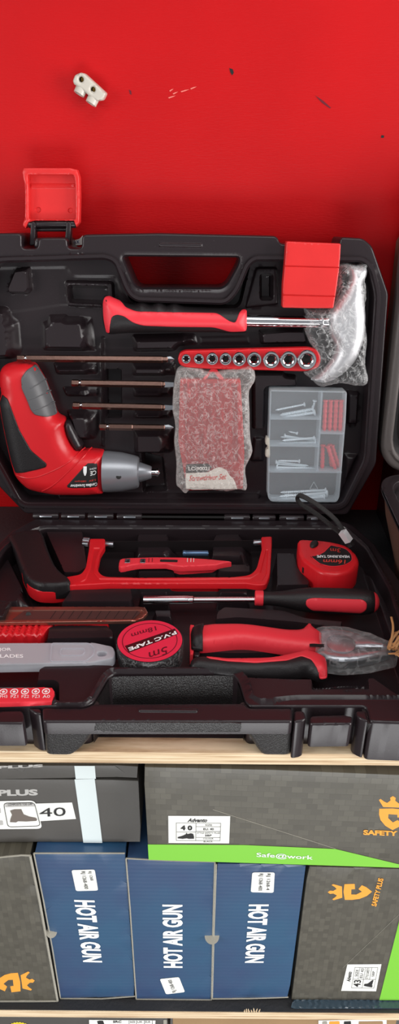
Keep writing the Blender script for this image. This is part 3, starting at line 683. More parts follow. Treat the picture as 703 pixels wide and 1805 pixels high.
# cordless screwdriver
dr = TH_('cordless_screwdriver', 'red and black cordless screwdriver with grey nose in the lower left of the lid', 'cordless screwdriver', LID, (130, 800), -.03)
LD = LID.up(-.012)
bl = rnd(LD.L([(1, 665), (3, 650), (10, 642), (25, 638), (45, 636), (60, 639), (66, 646), (80, 670), (88, 692), (95, 710), (101, 730), (117, 737), (116, 749), (119, 764), (127, 782), (138, 793), (159, 791.5), (184, 794), (185, 830), (185, 867), (150, 869.5), (100, 869), (75, 865), (52, 859), (37, 846), (28, 834), (20, 806), (12, 770), (5, 735), (0, 705), (5, 692), (2, 678)]), .004)
_, DP = relief('body', LD, bl, .020, 0, M['red'], dr, e=.017, R=.017, step=.003, sym=True)
inlay('rubber_grip', LD, rnd(LD.L([(7, 692), (19, 698), (25, 712), (40, 752), (60, 787), (87, 810), (86, 816), (72, 820), (50, 825), (30, 829), (22, 808), (13, 770), (6, 735), (2, 706)], .006), .002), DP, M['rubber'], dr, h=.0012, label='black rubber back grip')
inlay('battery_grip', LD, rnd(LD.L([(61, 643), (65, 648), (79, 670), (87, 692), (95, 711), (100, 731), (85, 731), (66, 726), (59, 718), (52, 700), (43, 680), (42, 662), (50, 650)], .008), .002), DP, M['dgrey'], dr, h=.0014, label='dark grey ribbed grip insert')
for a, b in (((56, 682), (80, 670)), ((52, 702), (88, 690)), ((62, 720), (95, 710))):
    q = LD.uv(a, .014); e_ = LD.uv(b, .010)
    pth = [LD.P(*[q[i]+(e_[i]-q[i])*t/6 for i in (0, 1)], float(DP([q[0]+(e_[0]-q[0])*t/6], [q[1]+(e_[1]-q[1])*t/6])[0])+.0012) for t in range(7)]
    mk('grip_rib', *tube_geo(pth, .0006, 6), M['dgrey'], dr)
c = LD.at((45, 664), .017); mk('grip_screw', *lathe_geo(c-LD.n*.002, c+LD.n*.001, [(0, .0016), (.0024, .0016), (.003, .001)], 12), M['steel'], dr, label='small steel grip screw')
relief('trigger', LD, rnd(LD.L([(116, 740), (125, 740), (134, 757), (147, 783), (145, 789), (136, 795), (126, 780), (118, 765), (114, 750)]), .002), .010, 0, M['black'], dr, e=.006, R=.006, step=.003, sym=True)
# raised seam lines on the body
for pts in ([(75, 864), (100, 848), (130, 820), (160, 793)], [(30, 836), (60, 838), (95, 826), (125, 810), (148, 793)]):
    q = [LD.uv(p, .012) for p in pts]; q = spath([Vector((a[0], a[1], 0)) for a in q], 6)
    hh = DP([p[0] for p in q], [p[1] for p in q]); mk('seam', *tube_geo([LD.P(p[0], p[1], h) for p, h in zip(q, hh)], .0007, 6), M['red'], dr)
lb = rnd(LD.L([(153, 817), (170.5, 817), (172, 859.5), (121, 860.5), (117, 857)], .019), .001)
dl, LP_ = inlay('label_plate', LD, lb, DP, M['ink'], dr, h=.0003, label='black printed label')
hfn = lambda U, W: DP(U, W)+.0004
text('Cordless Screwdriver', LD, (170.5, 852), (124, 853.5), (170.5, 857.5), M['whiteink'], dl, w=.0195, hf=hfn, bold=.02)
text('3.6V  180rpm', LD, (169, 844.5), (132, 846), (169, 848.5), M['redink'], dl, w=.0195, hf=hfn)
text('CE', LD, (169, 830), (159, 831), (169, 837.5), M['whiteink'], dl, w=.0195, hf=hfn, bold=.01)
text('ROHS', LD, (169, 825), (158, 825.5), (169, 828), M['whiteink'], dl, w=.0195, hf=hfn)
mark('lettering', LD, rnd(LD.L([(147, 822), (153, 822), (153, 832), (151, 838), (149, 838), (147, 832)], .0195), .0006), M['whiteink'], dl, hf=hfn)
px = LD.m((215, 831), 1); a = LD.at((183, 831)); b = LD.at((282, 833)); ax = b-a
def xl(t): return (t-183)*px*1.0
lathe('nose_housing', a, b, [(0, 36.4*px), (xl(190), 36.6*px), (xl(215), 34.5*px), (xl(238), 29.5*px), (xl(243.5), 27.5*px), (xl(245), 25*px), (xl(245.5), 17*px)], M['grey'], dr, 40, label='silver grey nose housing')
lathe('chuck_collar', a, b, [(xl(244), 17.5*px), (xl(247), 17.6*px), (xl(265), 11.5*px), (xl(267), 10.2*px), (xl(267.3), 6*px)], M['grey'], dr, 32)
lathe('bit_holder', a, b, [(xl(266), 6.5*px), (xl(275), 6.5*px), (xl(275.5), 7.6*px), (xl(279), 7.6*px), (xl(280.5), 6.4*px), (xl(281), 3.5*px), (xl(277), 3.2*px)], M['chrome'], dr, 20)
c = LD.at((209, 839), .0185); d = LD.n*.96+Vector((0, 0, -.16))
o1 = relief('switch_slot', LD, rnd(LD.L([(185, 833), (208, 832), (217, 836), (217, 843), (208, 847), (185, 846)], .018), .0025), .0192, .010, M['grey'], dr, e=.0008, R=.0012, step=.003)
lathe('reverse_button', LD.at((209, 839.5), .017), LD.at((209, 839.5), .0205), [(0, 5*px), (.003, 5*px), (.0034, 4*px)], M['ink'], dr, 20, label='black round reverse button')

# bit set in its red case, and the bubble wrap around it
bc = TH_('bit_set_case', 'red plastic hanging bit case seen through bubble wrap in the lid', 'bit case', LID, (375, 770), -.02)
LB = LID.up(-.014)
relief('tray', LB, rnd(LB.L([(317, 669), (424, 669), (431, 800), (428, 864), (330, 866), (314, 780)], .008), .002), .006, -.004, M['red'], bc, e=.001, R=.001, step=.004, feats=[(rnd(LB.L([(323, 676), (418, 676), (420, 815), (328, 815)], .006), .002), .001, .001)])
relief('cover', LB, rnd(LB.L([(318, 671), (423, 671), (429, 800), (426, 860), (331, 862), (316, 780)], .014), .002), .0135, .0125, M['redclear'], bc, e=.0006, R=.001, step=.005, label='clear red cover')
hk = rnd(LB.L([(357, 670), (358, 665), (366, 659), (370, 650), (376, 647.5), (382, 650), (387, 659), (394, 664), (394.5, 670), (388, 670), (383, 665), (377, 655), (371, 656), (367, 664), (362, 670)], .008), .001)
relief('hanger', LB, hk, .0095, .007, M['redr'], bc, e=.0006, R=.0008, step=.003, label='bright red hanger hook')
tag_ = relief('label_card', LB, rnd(LB.L([(326, 834), (366, 833), (376, 827), (384, 823), (398, 827), (404, 838), (410, 842), (420, 862), (328, 863)], .014), .001), .0142, .0136, M['white'], bc, step=.006)[0]
text('Screwdriver Set', LB, (333, 848), (399, 845), (333, 838), M['redink'], tag_, w=.0143, shear=.3, bold=.02)
text('PRECISION BITS', LB, (333, 857), (392, 856), (333, 853), M['ink'], tag_, w=.0143) if False else None
mark('label_patch', LB, rnd(LB.L([(328, 818), (366, 817), (374, 823), (364, 832), (327, 834)], .0142), .001), M['ink'], tag_, w=.0143)
text('LC-90021', LB, (332, 829.5), (369, 829), (332, 823), M['whiteink'], tag_, w=.0146, bold=.03, name='lettering')
k = 0
for row, (y0, y1) in enumerate(((674, 700), (712, 742), (752, 782), (788, 812))):
    for x in (332, 346, 361, 376, 391, 406):
        A = LB.at((x+random.uniform(-1, 1), y0), .0088); B = LB.at((x+random.uniform(-1, 1), y1), .0088); L_ = (B-A).length
        o = lathe('precision_bit', A, B, [(0, .0004), (.0015, .0009), (L_*.35, .0009), (L_*.4, .0022), (L_-.0005, .0022), (L_, .0016)], M['zinc'], None, 6,
                  label='small silver bit in the red case blurred by bubble wrap', cat='driver bit', group='small bits inside the bubble wrapped case'); k += 1
for (x, y) in ((412, 735), (413, 765), (412, 790), (411, 825)): pass
bwl = spl(LID.L([(309, 662), (314, 654), (326, 648), (340, 650), (353, 652), (362, 657), (385, 658), (404, 652), (422, 650), (440, 645), (449, 655), (451, 672), (445, 684), (440, 697), (441, 730), (442, 774), (446, 800), (439, 818), (433, 834), (436, 867), (420, 868), (399, 871), (365, 868), (338, 867), (327, 875), (316, 866), (309.5, 856), (310, 820), (306, 784), (308, 755), (303, 726), (304, 700), (305, 685)], .006), 4)
cf2 = crump(180, .0022, 9); bw_r = RNG.rand(4000)
def bubbles(U, W):
    U = np.asarray(U); W = np.asarray(W); p = .0062; j = np.round(W/(p*.866)); off = np.where(j.astype(int) % 2 == 0, 0, .5*p); i = np.round((U-off)/p)
    d = np.sqrt((U-off-i*p)**2+(W-j*p*.866)**2); k = bw_r[((i*31+j*57).astype(int)) % 4000]
    return cf2(U, W)+.0019*(k > .12)*(.5+.5*k)*sstep(1-d/(p*.5))
relief('bubble_wrap', LID, bwl, .0055, -.017, M['bubble'], None, e=.012, R=.008, step=.0015, fn=bubbles, label='clear bubble wrap bundled around the red bit case', cat='bubble wrap')

# organiser box with screws and wall plugs
LO = LID.up(-.012)
ob = TH_('organizer_box', 'frosted clear six-compartment box of screws and red wall plugs', 'organizer box', LID, (540, 790), -.02)
ol = rnd(LO.L([(476, 687.5), (611, 690), (609, 740), (604, 800), (598, 876), (593, 885), (478, 884), (472, 877), (473, 790)], .012), .002)
H_ = .020
def walls(fr, loop, w0, w1, t):
    inner = [];
    A = np.array(resamp(loop, .004)); N = len(A); Tn = np.roll(A, -1, 0)-np.roll(A, 1, 0); ln = np.linalg.norm(Tn, axis=1)[:, None]; n = np.stack([-Tn[:, 1], Tn[:, 0]], 1)/ln
    s = 1 if sdist(A[:1, 0]+n[:1, 0]*1e-3, A[:1, 1]+n[:1, 1]*1e-3, [loop])[0] > 0 else -1
    I = A+n*t*s; vs = []; fs = []
    for lp, w in ((A, w0), (A, w1), (I, w1), (I, w0)): vs += [fr.P(p[0], p[1], w) for p in lp]
    for r in range(4):
        for k in range(N): fs.append((r*N+k, r*N+(k+1) % N, ((r+1) % 4)*N+(k+1) % N, ((r+1) % 4)*N+k))
    return vs, fs
mk('wall', *walls(LO, ol, -.006, .012, .0012), M['orgwall'], ob)
relief('base', LO, ol, -.006, -.007, M['orgbox'], ob, step=.008)
relief('lid', LO, ol, .0135, .0121, M['orgbox'], ob, step=.006, e=.0008, R=.0012)
def divider(a, b):
    p, q = Vector(LO.uv(a, .012)), Vector(LO.uv(b, .012)); d = (q-p).normalized(); n = Vector((-d.y, d.x))*.0009; c = [p+n, q+n, q-n, p-n]
    mk('divider', *hexa_geo([LO.P(x.x, x.y, -.006) for x in c]+[LO.P(x.x, x.y, .0118) for x in c]), M['orgwall'], ob, smooth=False)
for a, b in (((567.5, 690), (559, 831)), ((477, 738), (566, 738.5)), ((475, 785.5), (563, 786.5)), ((473.5, 831.5), (602, 832.5)), ((564, 763.5), (606, 764.5))): divider(a, b)
relief('clip', LO, rnd(LO.L([(468, 771), (475, 771), (476, 808), (468, 806), (468, 794), (472, 792), (472, 786), (468, 784)], .012), .0008), .013, .004, M['milky'], ob, step=.004, e=.0008, R=.001)
tri = LO.L(circ((553, 858), 9.5, 3, a0=-math.pi/2), .0138)
mk('recycling_mark', *walls(LO, rnd(tri, .001), .0136, .0139, .0006), M['orgwall'], ob)
def screw(name, A, B, r, threaded):
    A, B = Vector(A), Vector(B); L_ = (B-A).length; pr = [(0, r*1.0), (.0004, r*2.1), (.0012, r*2.1), (.0022, r*1.0)]
    if threaded:
        n = int((L_-.005)/.0012)
        for i in range(n): t = .003+i*.0012; pr += [(t, r*.75), (t+.0006, r*1.15)]
        pr += [(L_-.002, r*.7), (L_, .0001)]
    else: pr += [(L_*.45, r)]+[(L_*.45+i*.0011, r*(.8 if i % 2 else 1.1)) for i in range(1, int(L_*.5/.0011))]+[(L_-.0015, r*.7), (L_, .0001)]
    return lathe_geo(A, B, pr, 10)
comp = {'top': ('thick threaded screws in the top compartment', 'bright coarse-threaded screw in the top left compartment', [((538, 712.5), (485, 723), 1.0), ((553, 721), (493, 732), 1.7), ((556, 727), (500, 735.5), 1.4), ((555, 705), (549, 730), 1.0), ((541, 727), (531, 736), 1.1)], True),
        'mid': ('slim screws in the second compartment', 'slim bluish screw in the second compartment from the top', [((557, 775), (494, 770), 1.1), ((557, 780), (489, 781), 1.1), ((555, 772), (497, 776.5), 1.1), ((500, 768), (556, 777), 1.0), ((525, 764), (508, 760.5), .7)], False),
        'low': ('fine screws in the third compartment', 'thin silver screw in the third compartment from the top', [((485, 814), (544, 821), .9), ((486, 824), (556, 826), 1.1), ((529, 813), (489, 812), .9), ((487, 818), (540, 822.5), .9), ((484, 828), (540, 824), .9)], False),
        'bot': ('long screws in the bottom compartment', 'long silver screw in the wide bottom compartment', [((575, 864), (494, 868), 1.3), ((578, 869), (492, 875), 1.5), ((573, 876), (487, 880), 1.3), ((561, 872), (477, 878), 1.2), ((577, 874), (500, 872), 1.2)], False)}
for key, (grp, lab, lst, thr) in comp.items():
    for j, (a, b, r) in enumerate(lst):
        dz = -.002+.0026*(j % 3)
        A, B = LO.at(a, dz+.001), LO.at(b, dz)
        mk('screw', *screw('s', A, B, r*.0011, thr), M['zinc'], label=lab, cat='screw', group=grp)
def plug(A, B, r):
    A, B = Vector(A), Vector(B); L_ = (B-A).length; pr = [(0, r*1.15), (.0012, r*1.2), (.0015, r)]
    n = 5
    for i in range(n): t = .003+(L_-.006)*i/n; dd = (L_-.006)/n; pr += [(t, r*.82), (t+dd*.8, r*1.1), (t+dd*.85, r*.82)]
    pr += [(L_-.001, r*.8), (L_, r*.5)]
    return lathe_geo(A, B, pr, 12)
for x in (573.5, 583, 592.5, 601.5):
    mk('wall_plug', *plug(LO.at((x, 705), .003), LO.at((x-2.5, 760), .003), .0021), M['redr'], label='red wall plug standing upright in the upper right compartment', cat='wall plug', group='upright red wall plugs')
for x0 in (578, 588, 597):
    mk('wall_plug', *plug(LO.at((x0, 707), -.002), LO.at((x0-2.5, 759), -.002), .0021), M['redr'], label='red wall plug standing upright in the upper right compartment', cat='wall plug', group='upright red wall plugs')
for a, b, z in (((569, 784), (567.5, 828), 0), ((577, 786), (591, 827), .003), ((585, 785), (597, 824), -.001), ((581, 783), (584, 822), -.002)):
    mk('wall_plug', *plug(LO.at(a, z), LO.at(b, z), .0022), M['redr'], label='red wall plug tumbled in the lower right compartment', cat='wall plug', group='tumbled red wall plugs')
# ================================================================== tools in the tray
def place(name, label, cat, px, z, group=None):
    p = H(z).at(px); return thing(name, label, cat, p, group)
# hacksaw
hk_ = place('hacksaw', 'small red framed hacksaw with black grip at the back of the tray', 'hacksaw', (300, 1020), ZR-.02)
FH = H(.039)
fl = rnd(FH.L([(96, 1020, .003), (125, 1015), (142, 1012, .006), (151, 1000, .006), (157, 965), (158, 949), (185, 949), (185, 962), (177, 975), (171, 1004, .007), (182, 1016, .006), (250, 1017.5), (410, 1016.5), (440, 1013.5, .006), (452, 1002, .006), (462, 964), (460, 946), (479, 945), (479, 960), (476, 1012, .006), (469, 1030, .006), (454, 1031, .006), (435, 1028), (298, 1028), (190, 1028), (124, 1032), (98, 1034)]), .0015)
fin = FH.L([(176, 1019), (300, 1020), (440, 1018), (458, 1008), (468, 968), (473, 968), (470, 1012), (462, 1024), (440, 1024.5), (180, 1024.5), (140, 1026), (150, 1020), (158, 1000), (164, 965), (177, 965), (168, 990), (167, 1008)])
hs, _ = relief('frame', FH, fl, 0, -.006, M['red'], hk_, e=.0012, R=.0012, step=.0035, feats=[(rnd(fin, .001), -.0012, .001)])
lowf = rnd(FH.L([(296, 1026), (392, 1026), (386, 1033), (304, 1033)], -.007), .001)
relief('frame_web', FH, lowf, -.004, -.013, M['red'], hk_, e=.001, R=.001, step=.004)
gl2 = rnd(FH.L([(14, 948, .004), (40, 940), (70, 936, .004), (76, 945), (86, 975), (97, 1000), (108, 1013), (124, 1024), (124, 1033, .003), (100, 1037), (68, 1036, .008), (52, 1028, .008), (44, 1018), (36, 998), (25, 968)]), .005)
relief('grip', FH, gl2, .004, -.012, M['rubber'], hk_, e=.0035, R=.004, step=.0035, label='black rubber hacksaw grip')
gr_ = rnd(FH.L([(38, 1000), (47, 1022), (62, 1037, .008), (100, 1040), (123, 1032), (125, 1038), (112, 1044), (96, 1047, .008), (66, 1046, .01), (50, 1036, .008), (38, 1010)], -.006), .003)
relief('grip_edge', FH, gr_, -.003, -.016, M['red'], hk_, e=.002, R=.002, step=.004, label='red lower edge of the grip')
A = FH.at((184, 959), -.004); B = FH.at((462, 957), -.004)
bd = (B-A).normalized(); n_ = Vector((0, 0, 1))
nt = 90; vs = []; fs = []
for i in range(nt*2+1):
    p = A.lerp(B, i/(nt*2)); h = -.010 if i % 2 else -.0088
    for dy in (-.0004, .0004): vs += [p+Vector((0, dy, h)), p+Vector((0, dy, .003))]
for i in range(nt*2):
    a = i*4; b = a+4; fs += [(a, b, b+1, a+1), (a+2, a+3, b+3, b+2), (a+1, b+1, b+3, a+3), (a, a+2, b+2, b)]
mk('blade', vs, fs, mat('dark_blade_steel', rgb(52, 46, 48), .4, metal=.7), hk_, smooth=False, label='dark toothed saw blade')
def rod(name, fr, a, b, r, m, parent, w=0, seg=16, **k): return mk(name, *bar_geo(fr.at(a, w), fr.at(b, w), fr.m(a, r, w), seg), m, parent, **k)
rod('blade_pin', FH, (184, 959), (200, 960), 5.5, M['steel'], hk_, -.004); rod('blade_pin', FH, (446, 957), (464, 956), 5.5, M['steel'], hk_, -.004)
A = FH.at((146, 956), -.004); B = FH.at((158, 957), -.004); L_ = (B-A).length; v, f = lathe_geo(A, B, [(0, .004), (.0008, .0052), (L_-.0005, .0052), (L_, .0045)], 28)
v = [p if (i % 2) else p+(A+(B-A).normalized()*((p-A).dot((B-A).normalized()))-p)*.1 for i, p in enumerate(v)]
mk('tension_nut', v, f, M['steel'], hk_, angle=15)
# voltage tester
vt = place('voltage_tester', 'slim red voltage tester pen lying between the hacksaw frame arms', 'voltage tester', (300, 995), ZR-.01)
FV = H(.040)
vl = rnd(FV.L([(210, 987), (214, 984), (223, 983), (270, 981.5), (323, 982), (370, 985), (409.5, 989), (390, 992), (382, 995), (330, 997.5), (318, 998), (305, 996), (294, 993), (245, 993.5), (224, 997), (214, 1000), (209, 998)]), .001)
vb, VP = relief('body', FV, vl, 0, -.006, M['redr'], vt, e=.0012, R=.0014, step=.003)
lo2 = rnd(FV.L([(300, 994), (384, 992.5), (376, 998), (318, 1002), (306, 999)], -.004), .001)
relief('clip_edge', FV, lo2, -.004, -.011, M['redr'], vt, e=.0006, R=.0008, step=.004)
relief('window', FV, rnd(FV.L([(282, 986.5), (313, 987), (313, 991), (282, 990.5)]), .0004), .0003, -.001, M['ink'], vt, step=.003, label='dark display window')
for x, ch in ((220.5, '4'), (247.5, 'A')):
    o, _ = relief('contact_button', FV, rnd(FV.L([(x, 985.5), (x+9, 985.5), (x+8.5, 992.5), (x-1, 992.5)]), .0008), .0006, -.001, M['steel'], vt, e=.0003, R=.0005, step=.003, label='small silver contact button')
    text(ch, FV, (x+1.5, 991.5), (x+7, 991.5), (x+2.2, 986.5), M['ink'], o, w=.0007, bold=.03)
for x in (262, 268, 330, 336, 341): mark('print_line', FV, FV.L([(x, 984), (x+1, 984), (x+.6, 991), (x-.4, 991)]), M['white'] if x > 300 else M['dredink'], vt, w=.0001)
# steel adapter
ad = place('socket_adapter', 'blue-grey steel adapter rod end in the groove behind the tester', 'adapter', (345, 976), ZR-.01)
rod('sleeve', H(.034), (323, 975.5), (367, 975.5), 5.2, M['bluepaint'], ad); rod('collar', H(.034), (322, 975.5), (328, 975.5), 5.8, M['bluepaint'], ad)
# tape measure
tm = place('tape_measure', 'red three metre tape measure with a black wrist strap', 'tape measure', (580, 1000), ZR-.012)
FT = H(.050)
tl_ = rnd(FT.L([(524.5, 953), (529, 949), (577, 952, .02), (612, 960, .02), (630, 977, .01), (634, 992, .01), (622, 1006, .015), (596, 1013, .02), (565, 1009, .01), (545, 995, .005), (531, 984, .003), (526, 972)]), .003)
tcase, TP = relief('case', FT, tl_, 0, -.022, M['red'], tm, e=.003, R=.004, step=.003)
ll = rnd(FT.L([(546, 981), (560, 979), (570, 974), (578, 966), (583, 961, .002), (610, 967, .006), (620, 978, .004), (621, 989, .004), (608, 997, .006), (585, 1000, .006), (564, 995)]), .001)
mark('label_disc', FT, [p for p in resamp(ll, .002)], M['ink'], tcase, lift=.0002)
mk('label_border', *walls(FT, ll, .0001, .0005, .0005), M['redr'], tcase)
text('3m', FT, (600, 967), (582, 966.5), (600, 974), M['redink'], tcase, w=.0004, bold=.01)
text('MEASURING TAPE', FT, (615, 979), (558, 978.5), (616, 983.5), M['whiteink'], tcase, w=.0004, bold=.03)
text('16mm', FT, (609, 987), (570, 986), (608, 994), M['redink'], tcase, w=.0004, bold=.01)
relief('lock_button', FT, spl(FT.L([(546, 960), (550, 956), (557, 955.5), (561, 958), (559, 963), (552, 966.5), (547, 965)]), 4), .003, -.001, M['ink'], tm, e=.002, R=.003, step=.002, label='black lock button')
relief('blade_mouth', FT, rnd(FT.L([(523, 972), (530, 972), (538, 998), (536, 1006), (530, 1000)], -.010), .001), -.008, -.014, M['ink'], tm, step=.004)
relief('blade_end', H(.030), rnd(H(.030).L([(470, 1034), (490, 1037), (520, 1037), (640, 1042), (655, 1047), (655, 1049), (600, 1046), (520, 1040), (480, 1040)]), .0008), .0008, 0, M['steel'], None, step=.005, label='thin metal strip edge under the tape measure', cat='metal strip') if False else None
pts = [(618, 958, .572), (611, 946, .575), (604, 934, .58), (590, 915, .585), (565, 894, .592), (545, 881, .597), (532, 874.5, .600), (525, 875, .602), (524.5, 881, .603), (531, 889, .603), (550, 901, .600), (572, 917, .595), (590, 932, .588), (602, 942, .582), (608, 950, .577)]
path = spath([V(y).at((a, b)) for a, b, y in pts], 8)
st = mk('wrist_strap', *tube_geo(path, .0024, 10, flat=.5, nrm=Vector((.5, -.75, .3)).normalized()), mat('black_woven_cord', rgb(26, 24, 24), .7, bump=1, scale=700), tm, label='black woven wrist strap')
A = V(.579).at((601, 931)); B = V(.576).at((613, 948)); A.y -= .006; B.y -= .006; mk('strap_crimp', *tube_geo([A, A.lerp(B, .5), B], .0052, 4, flat=.8, nrm=Vector((.75, .2, .6)).normalized()), M['zinc'], st, smooth=False, label='square metal crimp')
A = V(.577).at((611, 946)); B = V(.574).at((619, 962)); mk('strap_knot', *tube_geo([A, A.lerp(B, .3), A.lerp(B, .7), B], .0042, 8, flat=.8), M['rubber'], st)
# screwdriver
sd = place('screwdriver', 'thick red and black handled screwdriver with steel shaft in the tray', 'screwdriver', (560, 1060), ZR-.02)
FS = H(.036); A = FS.at((449, 1054)); B = FS.at((668, 1062)); L_ = (B-A).length; px = FS.m((560, 1060), 1)
def q_(x): return (x-449)*px
rr_ = [(464, 12.5), (472, 12), (480, 12.5), (495, 14), (510, 16.5), (525, 19.5), (540, 21.5), (560, 22.5), (600, 23), (635, 23), (648, 21.5), (656, 19), (657, 18)]
lathe('cap_ring', A, B, [(0, 12*px), (.0006, 13.5*px), (q_(463), 13.8*px), (q_(464), 12.5*px)], M['redr'], sd, 32, label='red ring at the shaft end')
lathe('handle', A, B, [(q_(463), 12*px)]+[(q_(x), r*px) for x, r in rr_], M['rubber'], sd, 40)
lathe('end_cap', A, B, [(q_(655), 19*px), (q_(659), 17.5*px), (q_(663), 14*px), (q_(666), 8*px), (q_(667), 2*px)], M['redr'], sd, 32, label='red domed end cap')
ax = (B-A).normalized(); fa = Frame(A, ax, (Vector((0, -.72, .69)).cross(ax)))
xs = [q_(x) for x, r in rr_]; ys = [r*px for x, r in rr_]
def cyl(U, W): R_ = np.interp(U, xs, ys); return np.sqrt(np.clip(R_**2-np.asarray(W)**2, 1e-8, None))
lpS = rnd([fa.uv(p, .014) for p in ((540, 1056), (551, 1053), (640, 1056), (648, 1062), (648, 1074), (640, 1079), (551, 1074), (540, 1066))], .005, 6)
relief('handle_inlay', fa, lpS, lambda U, W: cyl(U, W)+.0008*dome(sdist(U, W, [lpS]), .001), lambda U, W: cyl(U, W)-.001, M['redr'], sd, step=.0025, R=.001, label='coral red handle inlay')
S0 = H(.034); a = S0.at((252, 1058)); b = S0.at((451, 1057)); L_ = (b-a).length
lathe('shaft', a, b, [(0, .0022), (.0006, .0036), (L_*.40, .0036), (L_*.44, .0036), (L_*.45, .0026), (L_, .0026)], M['chrome'], sd, 24)
lathe('shaft_sleeve', a, b, [(.0004, .0037), (L_*.40, .0039), (L_*.405, .0036)], M['chrome'], sd, 24)
# utility knife
kn = place('utility_knife', 'snap-off utility knife with coppery blade channel and ribbed red grip', 'utility knife', (120, 1085), ZR-.01)
FK = H(.040)
ch_ = rnd(FK.L([(-40, 1069), (22, 1069), (254, 1069), (261, 1078), (254, 1087), (241, 1094), (180, 1095), (-40, 1098)]), .0008)
relief('channel', FK, ch_, 0, -.003, M['copper'], kn, step=.004, e=.0005, R=.0008, feats=[(rnd(FK.L([(-40, 1075), (250, 1075), (254, 1079), (240, 1091), (-40, 1093)]), .0005), -.0014, .0006)])
bl3 = FK.L([(22, 1092), (44, 1076), (236, 1076), (248, 1079), (236, 1091), (30, 1092.5)], -.0008)
bb_, _ = relief('blade', FK, bl3, -.0006, -.0012, mat('dull_blade', rgb(120, 96, 92), .35, metal=.8), kn, step=.005)
for i in range(10):
    x = 88+i*16; mark('score_line', FK, FK.L([(x, 1091), (x+1, 1091), (x+11, 1077), (x+10, 1077)], -.0005), M['ink'], bb_, w=-.0005)
lathe('blade_hole', FK.at((50, 1083), -.0006), FK.at((50, 1083), .0006), [(0, .0022), (.0006, .0022), (.001, .0016)], M['ink'], kn, 14, label='black pin through the blade')
sl, _ = relief('slider', FK, rnd(FK.L([(-40, 1066), (22, 1066), (12, 1080), (8, 1093), (-40, 1094)]), .001), .004, -.001, M['rubber'], kn, e=.001, R=.001, step=.003, fn=lambda U, W: .0005*np.sin(np.asarray(U)*3500), label='black ribbed slider')
FR = H(.036)
rb = rnd(FR.L([(-40, 1098), (96, 1098), (84, 1106), (74, 1119), (-40, 1118)]), .003)
relief('grip', FR, rb, 0, -.010, M['red'], kn, e=.002, R=.003, step=.002, fn=lambda U, W: .0011*np.sin(np.asarray(U)*1250)*(np.asarray(U) < FR.uv((76, 1108))[0]), label='ribbed red grip')
relief('grip_front', FR, rnd(FR.L([(95, 1097), (192, 1095), (192, 1101), (166, 1101), (160, 1099), (96, 1100)]), .0006), 0, -.005, M['red'], kn, step=.004)
# blade case
bk = place('blade_case', 'translucent plastic case of spare blades at the left of the tray', 'blade case', (90, 1150), ZR-.004)
FB = H(.041)
relief('case', FB, rnd(FB.L([(-50, 1133), (165, 1132), (199, 1139, .003), (203, 1149), (200, 1160, .003), (160, 1168, .003), (60, 1170), (-50, 1172)]), .002), 0, -.008, M['bladecase'], bk, e=.001, R=.0012, step=.004, holes=[spl(FB.L([(171, 1152), (174, 1149), (184, 1148.5), (188, 1151), (185, 1155), (175, 1156)]), 4)])
relief('blade_stack', FB, rnd(FB.L([(-50, 1138), (84, 1138), (76, 1165), (-50, 1167)], -.002), .001), -.002, -.006, mat('blade_grey', rgb(140, 128, 132), .4, metal=.4), bk, step=.006, label='grey stack of blades inside')
mk('raised_outline', *walls(FB, rnd(FB.L([(90, 1134), (158, 1134), (167, 1142), (166, 1154), (152, 1166), (88, 1167)]), .003), 0, .0007, .0007), M['bladecase'], bk)
mk('raised_outline', *walls(FB, rnd(FB.L([(107, 1143), (148, 1143), (151, 1148), (146, 1156), (107, 1156), (105, 1150)]), .003), 0, .0007, .0007), M['bladecase'], bk)
text('MAJOR', FB, (-18, 1149), (20, 1148.5), (-18, 1142.5), M['whiteink'], bk, bold=.02); text('BLADES', FB, (-8, 1159.5), (41, 1159.5), (-8, 1153.5), M['whiteink'], bk, bold=.02)
# insulating tape roll
ptc = H(.045); c0 = ptc.uv((264, 1129)); r0 = ptc.m((264, 1129), 58); 
tp = thing('tape_roll', 'roll of black insulating tape with round pink-red label', 'tape roll', ptc.P(c0[0], c0[1], -.018))
C0 = ptc.P(c0[0], c0[1], -.018); C1 = ptc.P(c0[0], c0[1], 0)
lathe('roll', C0, C1, [(0, r0*.97), (.001, r0), (.0165, r0), (.0178, r0*.985), (.0178, 1e-4)], mat('black_vinyl_tape', rgb(30, 25, 27), .4, coat=.15), tp, 64)
pf = ptc; disc = circ(c0, r0*.985, 64); mark('label_disc', pf, disc, M['pinkred'], tp, lift=.0002)
mk('label_ring', *walls(pf, circ(c0, r0*.84, 64), .0002, .0004, .0005), M['dredink'], tp)
band = pf.L([(308, 1108.5), (314, 1118), (227, 1151), (220, 1139)]); mark('label_band', pf, band, M['maroon'], tp, lift=.00035)
text('P.V.C TAPE', pf, (309, 1112), (225.5, 1142), (312, 1117.5), M['whiteink'], tp, w=.0004, bold=.035)
text('5m', pf, (294, 1139), (262, 1150), (296, 1152.5), M['dredink'], tp, w=.0003); text('18mm', pf, (274, 1103.5), (231, 1117), (276, 1111), M['dredink'], tp, w=.0003)
mk('wrapping_film', *lathe_geo(C0+Vector((0, 0, .001)), C1, [(0, r0*1.02), (.016, r0*1.025), (.0168, r0*1.004)], 48, caps=False), film_mat('shrink_film', base=0, ridge=.12, scale=200, bump=.8, edge=.05), tp, label='clear shrink film around the side')
